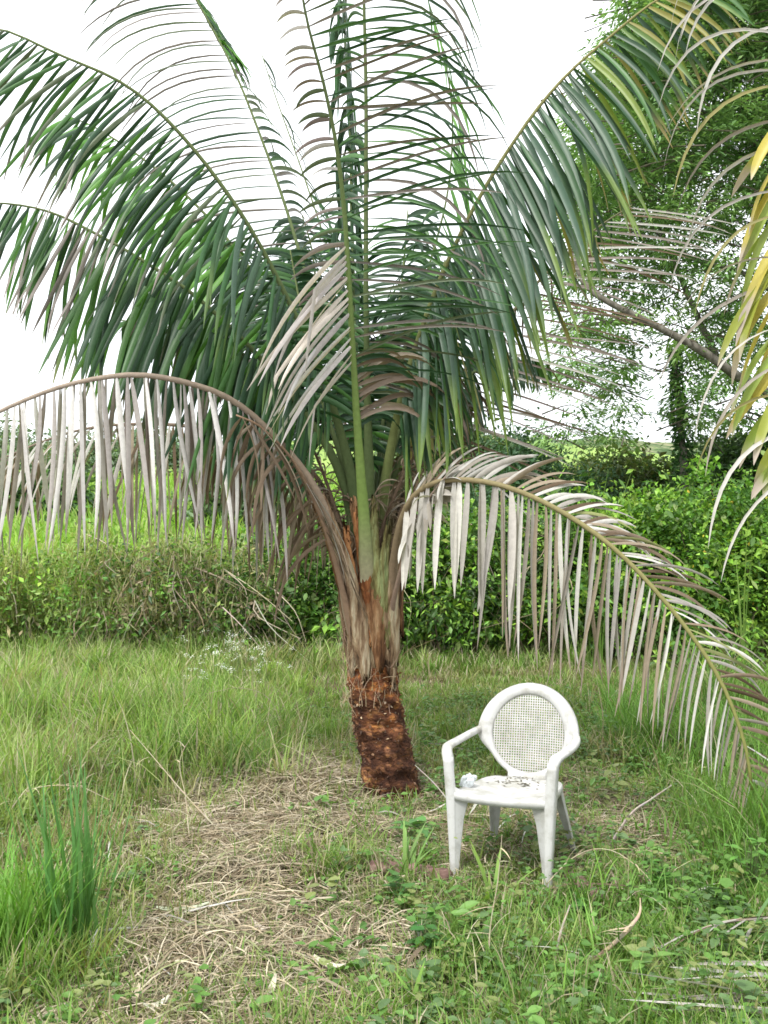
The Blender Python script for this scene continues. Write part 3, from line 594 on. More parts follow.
# ragged dead tatters at the base of L
frond(palm, [(374, 672, 5.98), (388, 625, 5.9), (396, 590, 5.8), (412, 530, 5.65), (428, 500, 5.5), (446, 476, 5.4)],
      [Z(t0=.6, t1=.99, n=16, sd=(-.2, -.3, -.4), fwd=.1, L=.28, Wd=.03, droop=.9, cols=GREY, mat='dry', twist=.8, jit=.4),
       Z(t0=.7, t1=.99, n=14, sd=(.4, -.1, .2), fwd=.4, L=.25, Wd=.05, droop=.3, cols=GREY, mat='dry', twist=.8, jit=.3)],
      rcol=((.22, .15, .11), (.25, .19, .15)), lmat='dry')

# ---------------------------------------------------------------- second palm, its fronds reach in from the right
b2 = G(2.9, 3.9)
palm2 = empty('palm_tree', tuple(b2), 'palm beyond the right edge whose yellowing fronds hang into the view', 'palm tree')
a = Acc(); pth, _ = catmull([b2 - [0, 0, .1], b2 + [-.02, 0, 1.0], b2 + [-.05, 0, 2.0]], 16)
a.tube(pth, np.linspace(.2, .15, 16), (.33, .25, .22), 20, .04); a.build('trunk', M['rust'], palm2, smooth=True)
YD = [(.30, .34, .05), (.22, .30, .05), (.40, .34, .06), (.26, .34, .07)]
def P2(x, y, z): return (x, y, z)
def frond3(parent, pts, sides, **kw):
    global W
    Wo = W; W = lambda *p_: np.array(p_, float)
    try: return frond(parent, pts, sides, **kw)
    finally: W = Wo
top2 = b2 + np.array([-.05, 0, 2.0])
frond3(palm2, [top2, top2 + [-.1, -.1, .7], (2.35, 3.55, 4.2), (2.0, 3.4, 4.35), (1.62, 3.3, 4.1), (1.40, 3.25, 3.5), (1.35, 3.22, 2.9), (1.33, 3.2, 2.4), (1.33, 3.18, 2.0), (1.36, 3.16, 1.8)],
       [Z(t0=.42, t1=.99, n=28, sd=((-.9, -.1, .15), (-.75, -.15, -.1)), fwd=(.0, .3), L=.60, Wd=.012, droop=(.6, .75), cols=GREY + [(.26, .24, .10)], mat='dry', prof=(1, 1, .8), kink=.0, jit=.14, twist=.5),
        Z(t0=.40, t1=.75, n=16, sd=((-.95, -.1, .30), (-.9, -.1, .1)), fwd=(.0, .15), L=.82, Wd=.011, droop=.8, cols=GREY[:3], mat='dry', prof=(1, .9, .8), jit=.12, twist=.5),
        Z(t0=.78, t1=.99, n=22, sd=(-.6, .1, -.45), fwd=.4, L=.44, Wd=.034, droop=.4, cols=YD, tipc=(.40, .34, .28), tipf=.4, jit=.16, twist=.7),
        Z(t0=.3, t1=.99, n=40, sd=(.7, .2, -.2), fwd=.3, L=.6, Wd=.030, droop=.6, cols=YD + GREY[:1], jit=.15)],
       rcol=((.25, .25, .08), (.3, .24, .12)), label='yellow and grey frond hanging down along the right edge')
for az in (0.2, 1.2, -.9):
    dx, dy = math.cos(az), math.sin(az)
    frond3(palm2, [top2, top2 + np.array([dx * .3, dy * .3, .9]), top2 + np.array([dx * 1.0, dy * 1.0, 1.7]), top2 + np.array([dx * 1.8, dy * 1.8, 1.7]), top2 + np.array([dx * 2.4, dy * 2.4, 1.1])],
           [Z(t0=.3, t1=.99, n=34, sd=(-dy, dx, .1), fwd=.5, L=.7, Wd=.04, droop=.5, cols=GREEN, jit=.1),
            Z(t0=.3, t1=.99, n=34, sd=(dy, -dx, .1), fwd=.5, L=.7, Wd=.04, droop=.5, cols=GREEN, jit=.1)])

# ---------------------------------------------------------------- chair
m, t, o = mat('weathered_white_plastic')
tc = N(t, 'ShaderNodeTexCoord'); n1 = N(t, 'ShaderNodeTexNoise', Scale=9.0, Detail=9.0, Roughness=.7); t.links.new(tc.outputs['Object'], n1.inputs['Vector'])
r1 = N(t, 'ShaderNodeValToRGB'); e = r1.color_ramp.elements
e[0].position = .30; e[0].color = (.28, .27, .22, 1); e[1].position = .54; e[1].color = (.50, .50, .485, 1)
t.links.new(n1.outputs['Fac'], r1.inputs['Fac'])
p = N(t, 'ShaderNodeBsdfPrincipled', Roughness=.5); p.inputs['Specular IOR Level'].default_value = .4
p.inputs['Subsurface Weight'].default_value = 0.0
t.links.new(r1.outputs[0], p.inputs['Base Color']); t.links.new(p.outputs[0], o.inputs['Surface']); M['plastic'] = m
M['cane'] = noise_mat('dingy_cane_panel', [(.3, (.44, .43, .37)), (.6, (.62, .61, .57))], (1, 1, 1), 14, .6, .1)

CH = W(503, 899, 4.46); CH[2] = float(height(CH[0], CH[1])) - .005
chair = empty('garden_chair', tuple(CH), 'white plastic garden armchair with round woven back standing in the grass', 'chair')
chair.rotation_euler = (R(1.0), R(-1.0), R(-25))
def cobj(name, acc, mt='plastic', thick=None, bev=None, label=None, sub=0, parent=chair):
    # geometry is given in the chair's own axes
    V = np.concatenate(acc.v)
    loc = parent.matrix_basis.copy(); acc2 = acc
    ob = acc2.build(name, M[mt], None, smooth=True)
    ob.parent = parent
    if thick: md = ob.modifiers.new('thick', 'SOLIDIFY'); md.thickness = thick; md.offset = 0
    if bev: md = ob.modifiers.new('bevel', 'BEVEL'); md.width = bev; md.segments = 2; md.limit_method = 'ANGLE'
    if sub: md = ob.modifiers.new('sub', 'SUBSURF'); md.levels = sub; md.render_levels = sub
    if label: ob['label'] = label
    return ob
WC = (.7, .7, .7)
# seat: dished top with rolled rim and apron
a = Acc(); nu, nv = 25, 21; rows = []
for j in range(nv):
    v = j / (nv - 1); row = []
    for i in range(nu):
        u = i / (nu - 1) * 2 - 1
        hw = .232 - .045 * v
        yy = -.02 + .43 * v - .035 * (1 - v) * (1 - u * u)
        if v > .8: hw -= .03 * ((v - .8) / .2) ** 2
        zz = .415 - .014 * (1 - u * u) * math.sin(min(v * 1.2, 1) * math.pi) - .02 * v
        row.append((hw * u, yy, zz))
    rows.append(row)
Rw = np.array(rows)
a.quadgrid(Rw, WC)
edge = np.concatenate([Rw[0], Rw[1:, -1], Rw[-1, ::-1][1:], Rw[::-1, 0][1:]])
cen = edge.mean(0); o_ = edge - cen; o_[:, 2] = 0; o_ = norm(o_)
e1 = edge + o_ * .006 - [0, 0, .004]; e2 = edge + o_ * .008 - [0, 0, .014]; e3 = edge + o_ * .006 - [0, 0, .034]
a.quadgrid(np.stack([edge, e1, e2, e3]), WC)
cobj('seat', a, thick=.004)
# backrest frame and woven panel, tilted and gently curved round the sitter
BA, BB = .186, .196
def bp(u, v, off=0.0):
    """backrest plane: u across, v up from the panel centre"""
    zc = .604; tilt = R(13)
    yb = .425 + (zc - .40) * math.tan(tilt)
    z = zc + v * math.cos(tilt); y = yb + v * math.sin(tilt) - .55 * u * u + off
    return (u, y, z)
nT = 120; inner, rimi, rimo, outer, roll = [], [], [], [], []
for k in range(nT):
    th = 2 * math.pi * k / nT; c, s = math.cos(th), math.sin(th)
    ri = 1 / math.sqrt((c / BA) ** 2 + (s / BB) ** 2) * (1 - .03 * max(0, -s))
    ro_up = 1 / math.sqrt((c / .258) ** 2 + (s / .246) ** 2)
    ro_lo = ri + .024
    w_ = smooth01(np.array((s + .55) / .6)); ro = float(ro_lo * (1 - w_) + ro_up * w_)
    if s < 0:
        nk = min(.098 / max(abs(c), 1e-6), .250 / abs(s))
        if abs(c / s) < .75: ro = max(ro, nk) if nk < .30 else ro
    f = lambda r, off: bp(r * c, r * s, off)
    inner.append(f(ri, .006)); rimi.append(f(ri + .008, -.006)); rimo.append(f(ri + (ro - ri) * .6, -.008)); outer.append(f(ro, -.002)); roll.append(f(ro + .004, .016))
a = Acc(); a.quadgrid(np.array([inner, rimi, rimo, outer, roll]), WC, wrap=True)
cobj('backrest', a, thick=.004)
a = Acc(); pitch = .0126
for k in range(-18, 19):
    for vert in (0, 1):
        q = k * pitch; lim = (BA if vert else BB)
        if abs(q) >= lim * .985: continue
        ext = (BB if vert else BA) * math.sqrt(1 - (q / lim) ** 2) + .004
        ss = np.linspace(-ext, ext, 13)
        C = np.array([bp(q, s_, .004) if vert else bp(s_, q, .0065) for s_ in ss])[None]
        wv = np.array([(1, 0, 0) if vert else (0, math.sin(R(13)), math.cos(R(13)))]) * (.0025)
        a.ribbons(C, np.repeat(wv[None], 13, 1) * np.ones((1, 13, 1)), np.array(WC))
cobj('woven_panel', a, 'cane', thick=.0018)
# arms: rounded bar from the front post back into the frame
def bar(acc, path, w, h, col=WC, sides=14, updir=(0, 0, 1), pw=3.5):
    P, _ = catmull(np.column_stack([path, w, h]), 30); c, w, h = P[:, :3], P[:, 3], P[:, 4]
    T = norm(np.gradient(c, axis=0)); S_ = np.array([1., 0, 0])[None] - T * T[:, :1]; S_ = norm(S_); U = np.cross(S_, T)
    th = np.linspace(0, 2 * np.pi, sides, endpoint=False)
    cx = np.sign(np.cos(th)) * np.abs(np.cos(th)) ** (2 / pw); cy = np.sign(np.sin(th)) * np.abs(np.sin(th)) ** (2 / pw)
    V = c[:, None] + S_[:, None] * (w[:, None] / 2 * cx[None])[..., None] + U[:, None] * (h[:, None] / 2 * cy[None])[..., None]
    acc.quadgrid(V, col, wrap=True)
    for k in (0, -1):
        acc.quadgrid(np.stack([V[k], np.repeat(c[k][None], sides, 0)]), col, wrap=True)
for sx_ in (-1, 1):
    a = Acc()
    bar(a, [(sx_ * .244, -.004, .46), (sx_ * .249, -.002, .53), (sx_ * .254, -.004, .574), (sx_ * .266, .016, .602), (sx_ * .279, .08, .608), (sx_ * .281, .20, .606), (sx_ * .278, .30, .607), (sx_ * .267, .38, .612), (sx_ * .248, .430, .622)],
        [.024, .042, .050, .050, .050, .048, .042, .036, .026], [.026, .046, .046, .028, .026, .026, .028, .030, .028])
    cobj('armrest', a)
    # front leg: angled section, outer post rising to the arm plus an inner flange blending into the apron
    a = Acc(); S = 26; zs = np.linspace(0, .575, S); V = []
    for z in zs:
        k = z / .594; x0 = sx_ * (.238 + .036 * k ** 1.4); y0 = -.055 + .030 * k
        wo = float(np.interp(z, [0, .38, .56, .594], [.024, .042, .040, .044]))
        wi = float(np.interp(z, [0, .15, .30, .37, .405, .43, .594], [.004, .018, .038, .058, .085, .003, .003]))
        dd = float(np.interp(z, [0, .38, .594], [.030, .055, .050]))
        xo = x0; xi = x0 - sx_ * wo
        V.append([(xo - sx_ * .001, y0 + dd, z), (xo, y0 + .006, z), (xo - sx_ * .005, y0, z), (xi + sx_ * .004, y0, z), (xi, y0 + .005, z), (xi - sx_ * .002, y0 + .012, z),
                  (xi - sx_ * wi, y0 + .014, z), (xi - sx_ * wi, y0 + .018, z)])
    a.quadgrid(V, WC); cobj('front_leg', a, thick=.004)
    a = Acc(); S = 14; V = []
    for k in np.linspace(0, 1, S):
        z = .392 * (1 - k); x0 = sx_ * (.178 + .045 * k); y0 = .40 + .115 * k ** 1.1
        w_ = .065 * (1 - k) + .022 * k; dd = .045 * (1 - k) + .022 * k
        V.append([(x0, y0 - dd, z), (x0, y0 - .004, z), (x0 - sx_ * .004, y0, z), (x0 - sx_ * w_, y0, z)])
    a.quadgrid(V, WC); cobj('rear_leg', a, thick=.004)
# back posts linking seat to frame
a = Acc(); V = []
for k in np.linspace(0, 1, 8):
    z = .372 + .02 * k; V.append([(x_, .405 + .012 * k - .4 * x_ * x_, z) for x_ in np.linspace(-.105, .105, 11)])
a.quadgrid(V, WC); cobj('rear_apron', a, thick=.004)

def cw(x, y, z): return np.array(chair.matrix_basis @ Vector((x, y, z)))
# leaf debris caught on the seat
a = Acc(); n = 150
P = np.array([cw(rng.normal(.0, .075), .33 + rng.normal(0, .04), .395 + rng.uniform(0, .005)) for _ in range(n)])
az = rng.uniform(0, 6.28, n); D = np.stack([np.cos(az), np.sin(az), rng.uniform(0, .2, n)], -1)
add_leaves(a, P, D, np.tile([0, 0, 1.], (n, 1)) + rng.normal(0, .3, (n, 3)), rng.uniform(.010, .034, n), rng.uniform(.005, .014, n), vary((.10, .085, .05), n, .5))
a.build('leaf_litter', M['dry'], origin=cw(0, .33, .4), kind='stuff', label='dark dry leaf scraps at the back of the chair seat', category='leaf litter')
# crumpled clear plastic bag on the seat behind the left arm
me = bpy.data.meshes.new('plastic_bag'); import bmesh
bm = bmesh.new(); bmesh.ops.create_icosphere(bm, subdivisions=4, radius=1)
for v in bm.verts:
    c = v.co; s_ = 1 + .7 * (vnoise(c.x * 2 + c.z, c.y * 2, 1.1, 21) - .5) + .4 * (vnoise(c.x * 2, c.z * 2 + c.y * 3, 1.5, 22) - .5)
    v.co = Vector((c.x * .032, c.y * .03, c.z * .034)) * s_
    v.co.x += .010 * math.sin(v.co.z * 40)
bm.to_mesh(me); bm.free()
m, t, o = mat('clear_plastic_film'); p = N(t, 'ShaderNodeBsdfPrincipled', Roughness=.18); p.inputs['Base Color'].default_value = (.75, .80, .82, 1); p.inputs['Transmission Weight'].default_value = .35
t.links.new(p.outputs[0], o.inputs['Surface'])
bo = new_obj('plastic_bag', me, m, label='crumpled clear plastic bag lying on the chair seat behind the left arm', category='plastic bag'); bo.location = cw(-.20, .12, .436)

# ---------------------------------------------------------------- hedge and bank behind the lawn
LG = [(.18, .36, .045), (.27, .46, .06), (.12, .26, .035), (.09, .19, .03)]
DG = [(.06, .14, .025), (.08, .19, .03), (.13, .26, .04), (.04, .09, .02)]
OL = [(.16, .26, .05), (.22, .31, .08), (.12, .20, .04), (.32, .32, .15), (.07, .11, .02)]
def row(px0, px1, D, topy, n, depth=.8, jz=.12):
    out = []
    for k in range(n):
        px = px0 + (px1 - px0) * (k + .5) / n; ty = np.interp(px, topy[0], topy[1]); q = W(px, ty + rng.uniform(-10, 12), D)
        g = float(height(q[0], D)); h = q[2] - g; rx = abs(px1 - px0) / n / F * D * .75
        out.append((q[0], D + rng.uniform(-.45, .5), g + h * .52, rx, depth * rng.uniform(.8, 1.2), h * .52))
        out.append((q[0] + rng.normal(0, rx * .5), D - depth * .4 + rng.uniform(-.5, .3), g + h * rng.uniform(.15, .35), rx * rng.uniform(.5, 1.0), depth * rng.uniform(.4, .8), h * rng.uniform(.2, .42)))
    return out
def long_grass_top(cols, nn=2600, hang=True):
    def f(a, Cc, dirs):
        k = rng.integers(0, len(Cc), nn); P = Cc[k] + rng.normal(0, .12, (nn, 3))
        add_blades(a, P, rng.uniform(.15, .5, nn), rng.uniform(.006, .014, nn), rng.uniform(0, .7, nn), rng.uniform(.3, 2.0, nn), vary(cols[0], nn, .3), vary(cols[1], nn, .3), S=4)
    return f
def creeper(a, Cc, dirs):
    nn = 900; k = rng.integers(0, len(Cc), nn); P = Cc[k] + dirs[k] * .1 + rng.normal(0, .14, (nn, 3)); P[:, 2] = np.maximum(P[:, 2], height(P[:, 0], P[:, 1]) + .05)
    add_leaves(a, P, rng.normal(0, .5, (nn, 3)) + [0, -.3, -.6], rng.normal(0, .3, (nn, 3)) + [0, -.8, .5], rng.uniform(.09, .15, nn), rng.uniform(.045, .08, nn), pick([(.13, .25, .05), (.09, .18, .04), (.20, .28, .08), (.07, .14, .03)], nn), .1, S=5, droop=.2)
def yellow(a, Cc, dirs):
    creeper(a, Cc, dirs)
    nn = 260; k = rng.integers(0, len(Cc), nn); P = Cc[k] + rng.normal(0, .12, (nn, 3)) + dirs[k] * .05
    add_leaves(a, P, norm(rng.normal(size=(nn, 3))), norm(rng.normal(size=(nn, 3))), np.full(nn, .05), np.full(nn, .04), vary((.55, .42, .05), nn, .3))
bush('overgrown_bank', 'bank', 'grass topped overgrown bank at the left behind the tall grass', row(-190, 120, 13.2, ([-190, 120], [556, 566]), 8), 17000, (.075, .035), OL + LG, extra=long_grass_top(((.26, .26, .10), (.32, .44, .10)), 8000), stems=60, stem_col=(.30, .25, .18), clump=.2, hang=True)
bush('vine_tangle', 'vines', 'tangle of dry vines and creeper between the grassy bank and the palm', row(110, 275, 13.1, ([110, 275], [562, 548]), 5), 11000, (.075, .04), OL + DG + [(.24, .2, .13)], extra=long_grass_top(((.34, .29, .18), (.28, .36, .10)), 4200), stems=90, stem_col=(.33, .27, .2), clump=.2, hang=True)
bush('leafy_shrub', 'shrub', 'bright leafy shrub directly behind the palm trunk', row(255, 400, 13.3, ([255, 330, 400], [532, 515, 522]), 5), 15000, (.085, .05), LG + DG, stems=40, hang=True, extra=creeper)
bush('leafy_hedge', 'hedge', 'dark green broadleaf hedge behind the chair', row(390, 600, 13.3, ([390, 480, 600], [522, 520, 512]), 7), 24000, (.085, .05), DG + LG[:2], stems=60, hang=True, extra=creeper)
bush('leafy_hedge', 'hedge', 'tall bright green hedge with yellow specks at the right edge', row(590, 900, 12.6, ([590, 700, 900], [502, 492, 488]), 9), 38000, (.09, .05), LG + LG[:2] + DG[:2], extra=yellow, stems=60)
# tall cane grass shoots rising above the hedge
for (px, D, h) in ((512, 12.6, 2.2), (598, 12.0, 2.5), (745, 11.0, 1.9)):
    q = W(px, 600, D); g = G(q[0], q[1]); n = 7 if px < 700 else 5; a = Acc()
    P = np.repeat(g[None], n, 0) + rng.normal(0, .06, (n, 3)) * [1, 1, 0]
    add_blades(a, P, rng.uniform(.8, 1.05, n) * h, rng.uniform(.02, .035, n), rng.uniform(0, .08, n), rng.uniform(.1, .5, n), vary((.12, .22, .04), n), vary((.20, .33, .07), n), S=8)
    a.build('cane_grass', M['grass'], origin=g, label={512: 'cane grass shoots poking above the hedge behind the drooping frond', 598: 'cane grass shoots above the bright hedge under the vine covered trunk', 745: 'tall pale grass blades in front of the hedge at the right edge'}[px], category='grass', group='cane grass shoots at the hedge')

# ---------------------------------------------------------------- background trees
def limb(acc, pts, r0, r1, col=(.16, .15, .12), n=24):
    path, _ = catmull(pts, n); acc.tube(path, np.linspace(r0, r1, n), vary(col, n, .15), 9, .05)
    return path
tb = W(890, 640, 16.0); tb[2] = float(height(tb[0], tb[1]))
tree = empty('feathery_tree', tuple(tb), 'large feathery leaved tree with bare slanting limb filling the upper right', 'tree')
a = Acc(); limb(a, [tb - [0, 0, .2], W(870, 520, 15.8), W(835, 440, 15.5), W(815, 330, 15.5), W(820, 200, 15.6), W(830, 50, 15.8), W(840, -150, 16)], .26, .08)
a.build('trunk', M['bark'], tree, smooth=True)
limbs = [[W(838, 445, 15.5), W(790, 408, 14.2), W(740, 378, 13.3), W(700, 350, 13.1), W(650, 323, 13), W(610, 303, 13), W(585, 285, 13.1), W(570, 250, 13.4)],
         [W(815, 330, 15.5), W(770, 290, 15), W(735, 270, 14.8), W(700, 262, 14.6), W(668, 246, 14.5), W(645, 215, 14.5)],
         [W(820, 210, 15.6), W(760, 150, 15.2), W(700, 110, 15), W(640, 90, 14.8), W(600, 85, 14.8)],
         [W(825, 100, 15.7), W(760, 40, 15.5), W(690, 0, 15.2), W(640, -30, 15)],
         [W(835, -60, 15.8), W(900, -160, 15.5), W(980, -220, 15)],
         [W(818, 260, 15.5), W(880, 180, 14.5), W(960, 120, 14)],
         [W(650, 323, 15), W(620, 322, 15.2), W(590, 325, 15.5), W(560, 330, 15.8)],
         [W(720, 364, 15), W(690, 300, 15.4), W(650, 200, 15.8), W(640, 120, 16)],
         [W(612, 395, 17), W(590, 420, 17), W(560, 455, 17), W(548, 500, 17)]]
for k, L_ in enumerate(limbs[:-1]):
    a = Acc(); limb(a, L_, .10 if k == 0 else .055, .03 if k == 0 else .015, (.17, .16, .10)); a.build('branch', M['bark'], tree, smooth=True)
# compound leaves in flat sprays
a = Acc(); tw = Acc(); cnt = 0
while cnt < 5800:
    px, py = rng.uniform(540, 1040), rng.uniform(-330, 440)
    left = np.interp(py, [-330, 0, 60, 130, 240, 330, 440], [700, 625, 598, 575, 570, 545, 520])
    if px < left + rng.uniform(-12, 25): continue
    dens = np.interp(py, [-300, 190, 235, 300, 440], [1, 1, .55, .26, .26])
    if px < 700: dens *= np.interp(py, [150, 220, 330], [1, .75, .8])
    dens *= (.7 if py < 200 else .35) + 1.3 * smooth01((vnoise(px, py, .018, 31) - .28) / .35)
    if rng.random() > dens: continue
    cnt += 1
    D = rng.uniform(13.2, 18.5); c0 = W(px, py, D); n = rng.integers(45, 80); rad = rng.uniform(.22, .55)
    azc = rng.uniform(0, 6.28); r = np.sqrt(rng.random(n)) * rad; az = azc + rng.normal(0, 1.1, n)
    P = c0 + np.stack([np.cos(az) * r, np.sin(az) * r, rng.normal(0, .07, n) - .25 * r], -1)
    Dd = np.stack([np.cos(az), np.sin(az), rng.normal(-.15, .25, n)], -1) + rng.normal(0, .35, (n, 3)) * [1, 1, .4]
    col = pick([(.20, .35, .11), (.15, .28, .09), (.26, .42, .14), (.10, .20, .06)], 1) * (1 + .2 * rng.uniform(-1, 1, (n, 1)))
    add_leaves(a, P, Dd, np.tile([0, 0, 1.], (n, 1)) + rng.normal(0, .35, (n, 3)), rng.uniform(.07, .16, n), rng.uniform(.022, .05, n), col, .1, droop=.25)
    if rng.random() < .6:
        e_ = c0 + np.array([math.cos(azc), math.sin(azc), -.2]) * rad
        s_ = c0 - np.array([math.cos(azc), math.sin(azc), .25]) * rad * 1.5
        a.tube(catmull([s_, c0 + [0, 0, .03], e_], 6)[0], np.linspace(.012, .003, 6), (.13, .11, .08), 4, cap=False)
a.build('crown', M['leaf'], tree)

# vine covered trunk below the slanting limb
vb = W(682, 600, 15.4); vb[2] = float(height(vb[0], vb[1]))
vt = empty('vine_covered_trunk', tuple(vb), 'slim dead trunk wrapped in dark vines under the slanting limb', 'tree trunk')
pth, _ = catmull([vb - [0, 0, .1], W(684, 500, 15.4), W(682, 440, 15.4), W(677, 390, 15.4), W(674, 350, 15.2)], 30)
a = Acc(); a.tube(pth, np.linspace(.10, .04, 30), (.1, .08, .06), 8, .1); a.build('trunk', M['bark'], vt)
n = 3000; k = rng.integers(0, 30, n); az = rng.uniform(0, 6.28, n); r = np.interp(k, [0, 12, 22, 29], [.60, .18, .10, .06]) * rng.uniform(.3, 1.15, n)
P = pth[k] + np.stack([np.cos(az) * r, np.sin(az) * r, rng.normal(0, .1, n)], -1)
a = Acc(); add_leaves(a, P, np.stack([np.cos(az), np.sin(az), rng.normal(-.5, .5, n)], -1), rng.normal(0, .5, (n, 3)) + [0, -.2, .7], rng.uniform(.05, .10, n), rng.uniform(.03, .06, n), vary((.045, .12, .03), n, .4))
a.build('vine', M['leaf'], vt)

def blob_tree(name, label, px, py0, py1, D, wpx, nleaf, cols, leaf=(.16, .08), lobes=9, cat='tree', group=None, clump=.3, trunk=.1):
    b_ = W(px, py1, D); b_[2] = float(height(b_[0], D)); top = W(px, py0, D)[2]; hw = wpx / F * D / 2; h = max(top - b_[2], .8)
    bl = []
    for _ in range(lobes):
        u = rng.uniform(-1, 1); v = rng.uniform(.25, .95) * (1 - .35 * u * u)
        bl.append((b_[0] + u * hw * .75, D + rng.uniform(-.5, .5) * hw, b_[2] + v * h * .85, hw * rng.uniform(.3, .5), hw * rng.uniform(.3, .5), h * rng.uniform(.14, .24)))
    e = bush(name, cat, label, bl, nleaf, leaf, cols, stems=8, group=group, clump=clump, shell=.4)
    a = Acc(); pth, _ = catmull([b_ - [0, 0, .2], b_ + [hw * .05, 0, h * .4], b_ + [-hw * .05, 0, h * .8]], 12); a.tube(pth, np.linspace(trunk, trunk * .3, 12), (.12, .1, .07), 8, .06)
    a.build('trunk', M['bark'], e, smooth=True)
    return e
MID = [(.07, .15, .045), (.10, .19, .06), (.06, .11, .04), (.13, .22, .07)]
BL = [(.16, .23, .13), (.13, .19, .11), (.20, .27, .15)]
blob_tree('dark_tree', 'dark fine leaved tree between the palm and the drooping frond', 548, 412, 520, 17.5, 150, 34000, [(.06, .13, .06), (.08, .17, .07), (.05, .11, .045)], (.11, .045), 22)
blob_tree('bushy_tree', 'low olive green bushy tree left of the vine covered trunk', 628, 447, 520, 19, 150, 22000, [(.15, .21, .06), (.20, .24, .08), (.10, .16, .04)], (.14, .07), 18)
blob_tree('bushy_tree', 'dark bushy tree right of the vine covered trunk above the hedge', 742, 418, 520, 18, 170, 34000, MID, (.14, .07), 22)
blob_tree('bushy_tree', 'bushy tree outside the right end of the hedge', 860, 400, 520, 19, 160, 9000, MID, (.14, .07), 9)
blob_tree('bushy_tree', 'pale green tree seen in the gap right of the palm stem', 470, 428, 520, 26, 170, 20000, [(.12, .18, .06), (.09, .15, .04)], (.2, .1), 9)
for lab, px, py0, D, w, nl, c in (('grey green round tree on the far field at the left edge', -10, 425, 52, 110, 7000, BL), ('low wide tree on the far field behind the dead frond', 95, 440, 60, 130, 7000, BL),
                                  ('darker clump of trees on the far slope left of the palm', 175, 432, 66, 120, 7000, BL[:2] + MID[:1]), ('tree on the far slope just left of the palm stem', 262, 450, 48, 80, 6000, MID),
                                  ('far tree glimpsed between the palm stem and its right petioles', 395, 468, 55, 70, 4000, BL),
                                  ('small shrub standing in the bright field at the left', 40, 478, 34, 70, 4500, MID), ('small shrub in the bright field near the palm', 235, 490, 30, 60, 4500, MID + BL)):
    blob_tree('field_tree', lab, px, py0, 520, D, w, nl, c, (.28, .16), 10, group='trees on the far field', clump=.5, trunk=.15)
# bright crop or tall grass in the field beyond the bank
a = Acc(); n = 26000; px = rng.uniform(-250, 640, n); D = 15 + 45 * rng.random(n) ** 1.6
x = (px - 384) / F * D; P = np.stack([x, D, height(x, D)], -1)
cc = pick([(.22, .40, .06), (.30, .48, .09), (.18, .33, .05), (.36, .46, .14)], n) * (1 + .3 * (vnoise(x, D, .35, 41)[:, None] - .5))
add_blades(a, P, rng.uniform(.25, .8, n), rng.uniform(.04, .10, n), rng.uniform(0, .5, n), rng.uniform(.2, 1.4, n), cc * .8, cc, S=4)
a.build('field_grass', M['grass'], kind='stuff', label='bright green tall grass covering the field beyond the bank', category='grass')

# ---------------------------------------------------------------- lawn, weeds, straw
def straw_mask(x, y):
    cx = -.42 + .05 * (y - 4); w_ = np.interp(y, [2.6, 4, 5.8, 7.2, 8.5], [.62, .78, 1.0, .6, .2])
    m_ = smooth01(1.35 - np.abs(x - cx) / w_) * smooth01((8.2 - y) / 1.6)
    m_ = np.maximum(m_, (.9 * smooth01(1.4 - np.hypot((x - 1.15) / .7, (y - 5.5) / 1.3))))
    m_ = np.maximum(m_, .9 * smooth01(1.4 - np.hypot((x - .45) / .6, (y - 5.3) / .8)))
    return m_ * (.65 + .6 * (vnoise(x, y, 2.2, 51) - .3))
def scatter(n, y0, y1, xpad=.5, pw=1.0):
    y = y0 + (y1 - y0) * rng.random(n) ** pw; hw = y * .40 + xpad
    x = rng.uniform(-1, 1, n) * hw
    return x, y
CHX, CHY = CH[0], CH[1]
def keep(x, y, extra=0): # stay out of the trunk
    return np.hypot(x - pb[0], y - pb[1]) > .2 + extra
SHORT_R = [(.11, .12, .04), (.15, .14, .06)]
G1 = [(.13, .24, .045), (.17, .29, .06), (.10, .19, .035), (.21, .28, .08), (.24, .26, .10)]
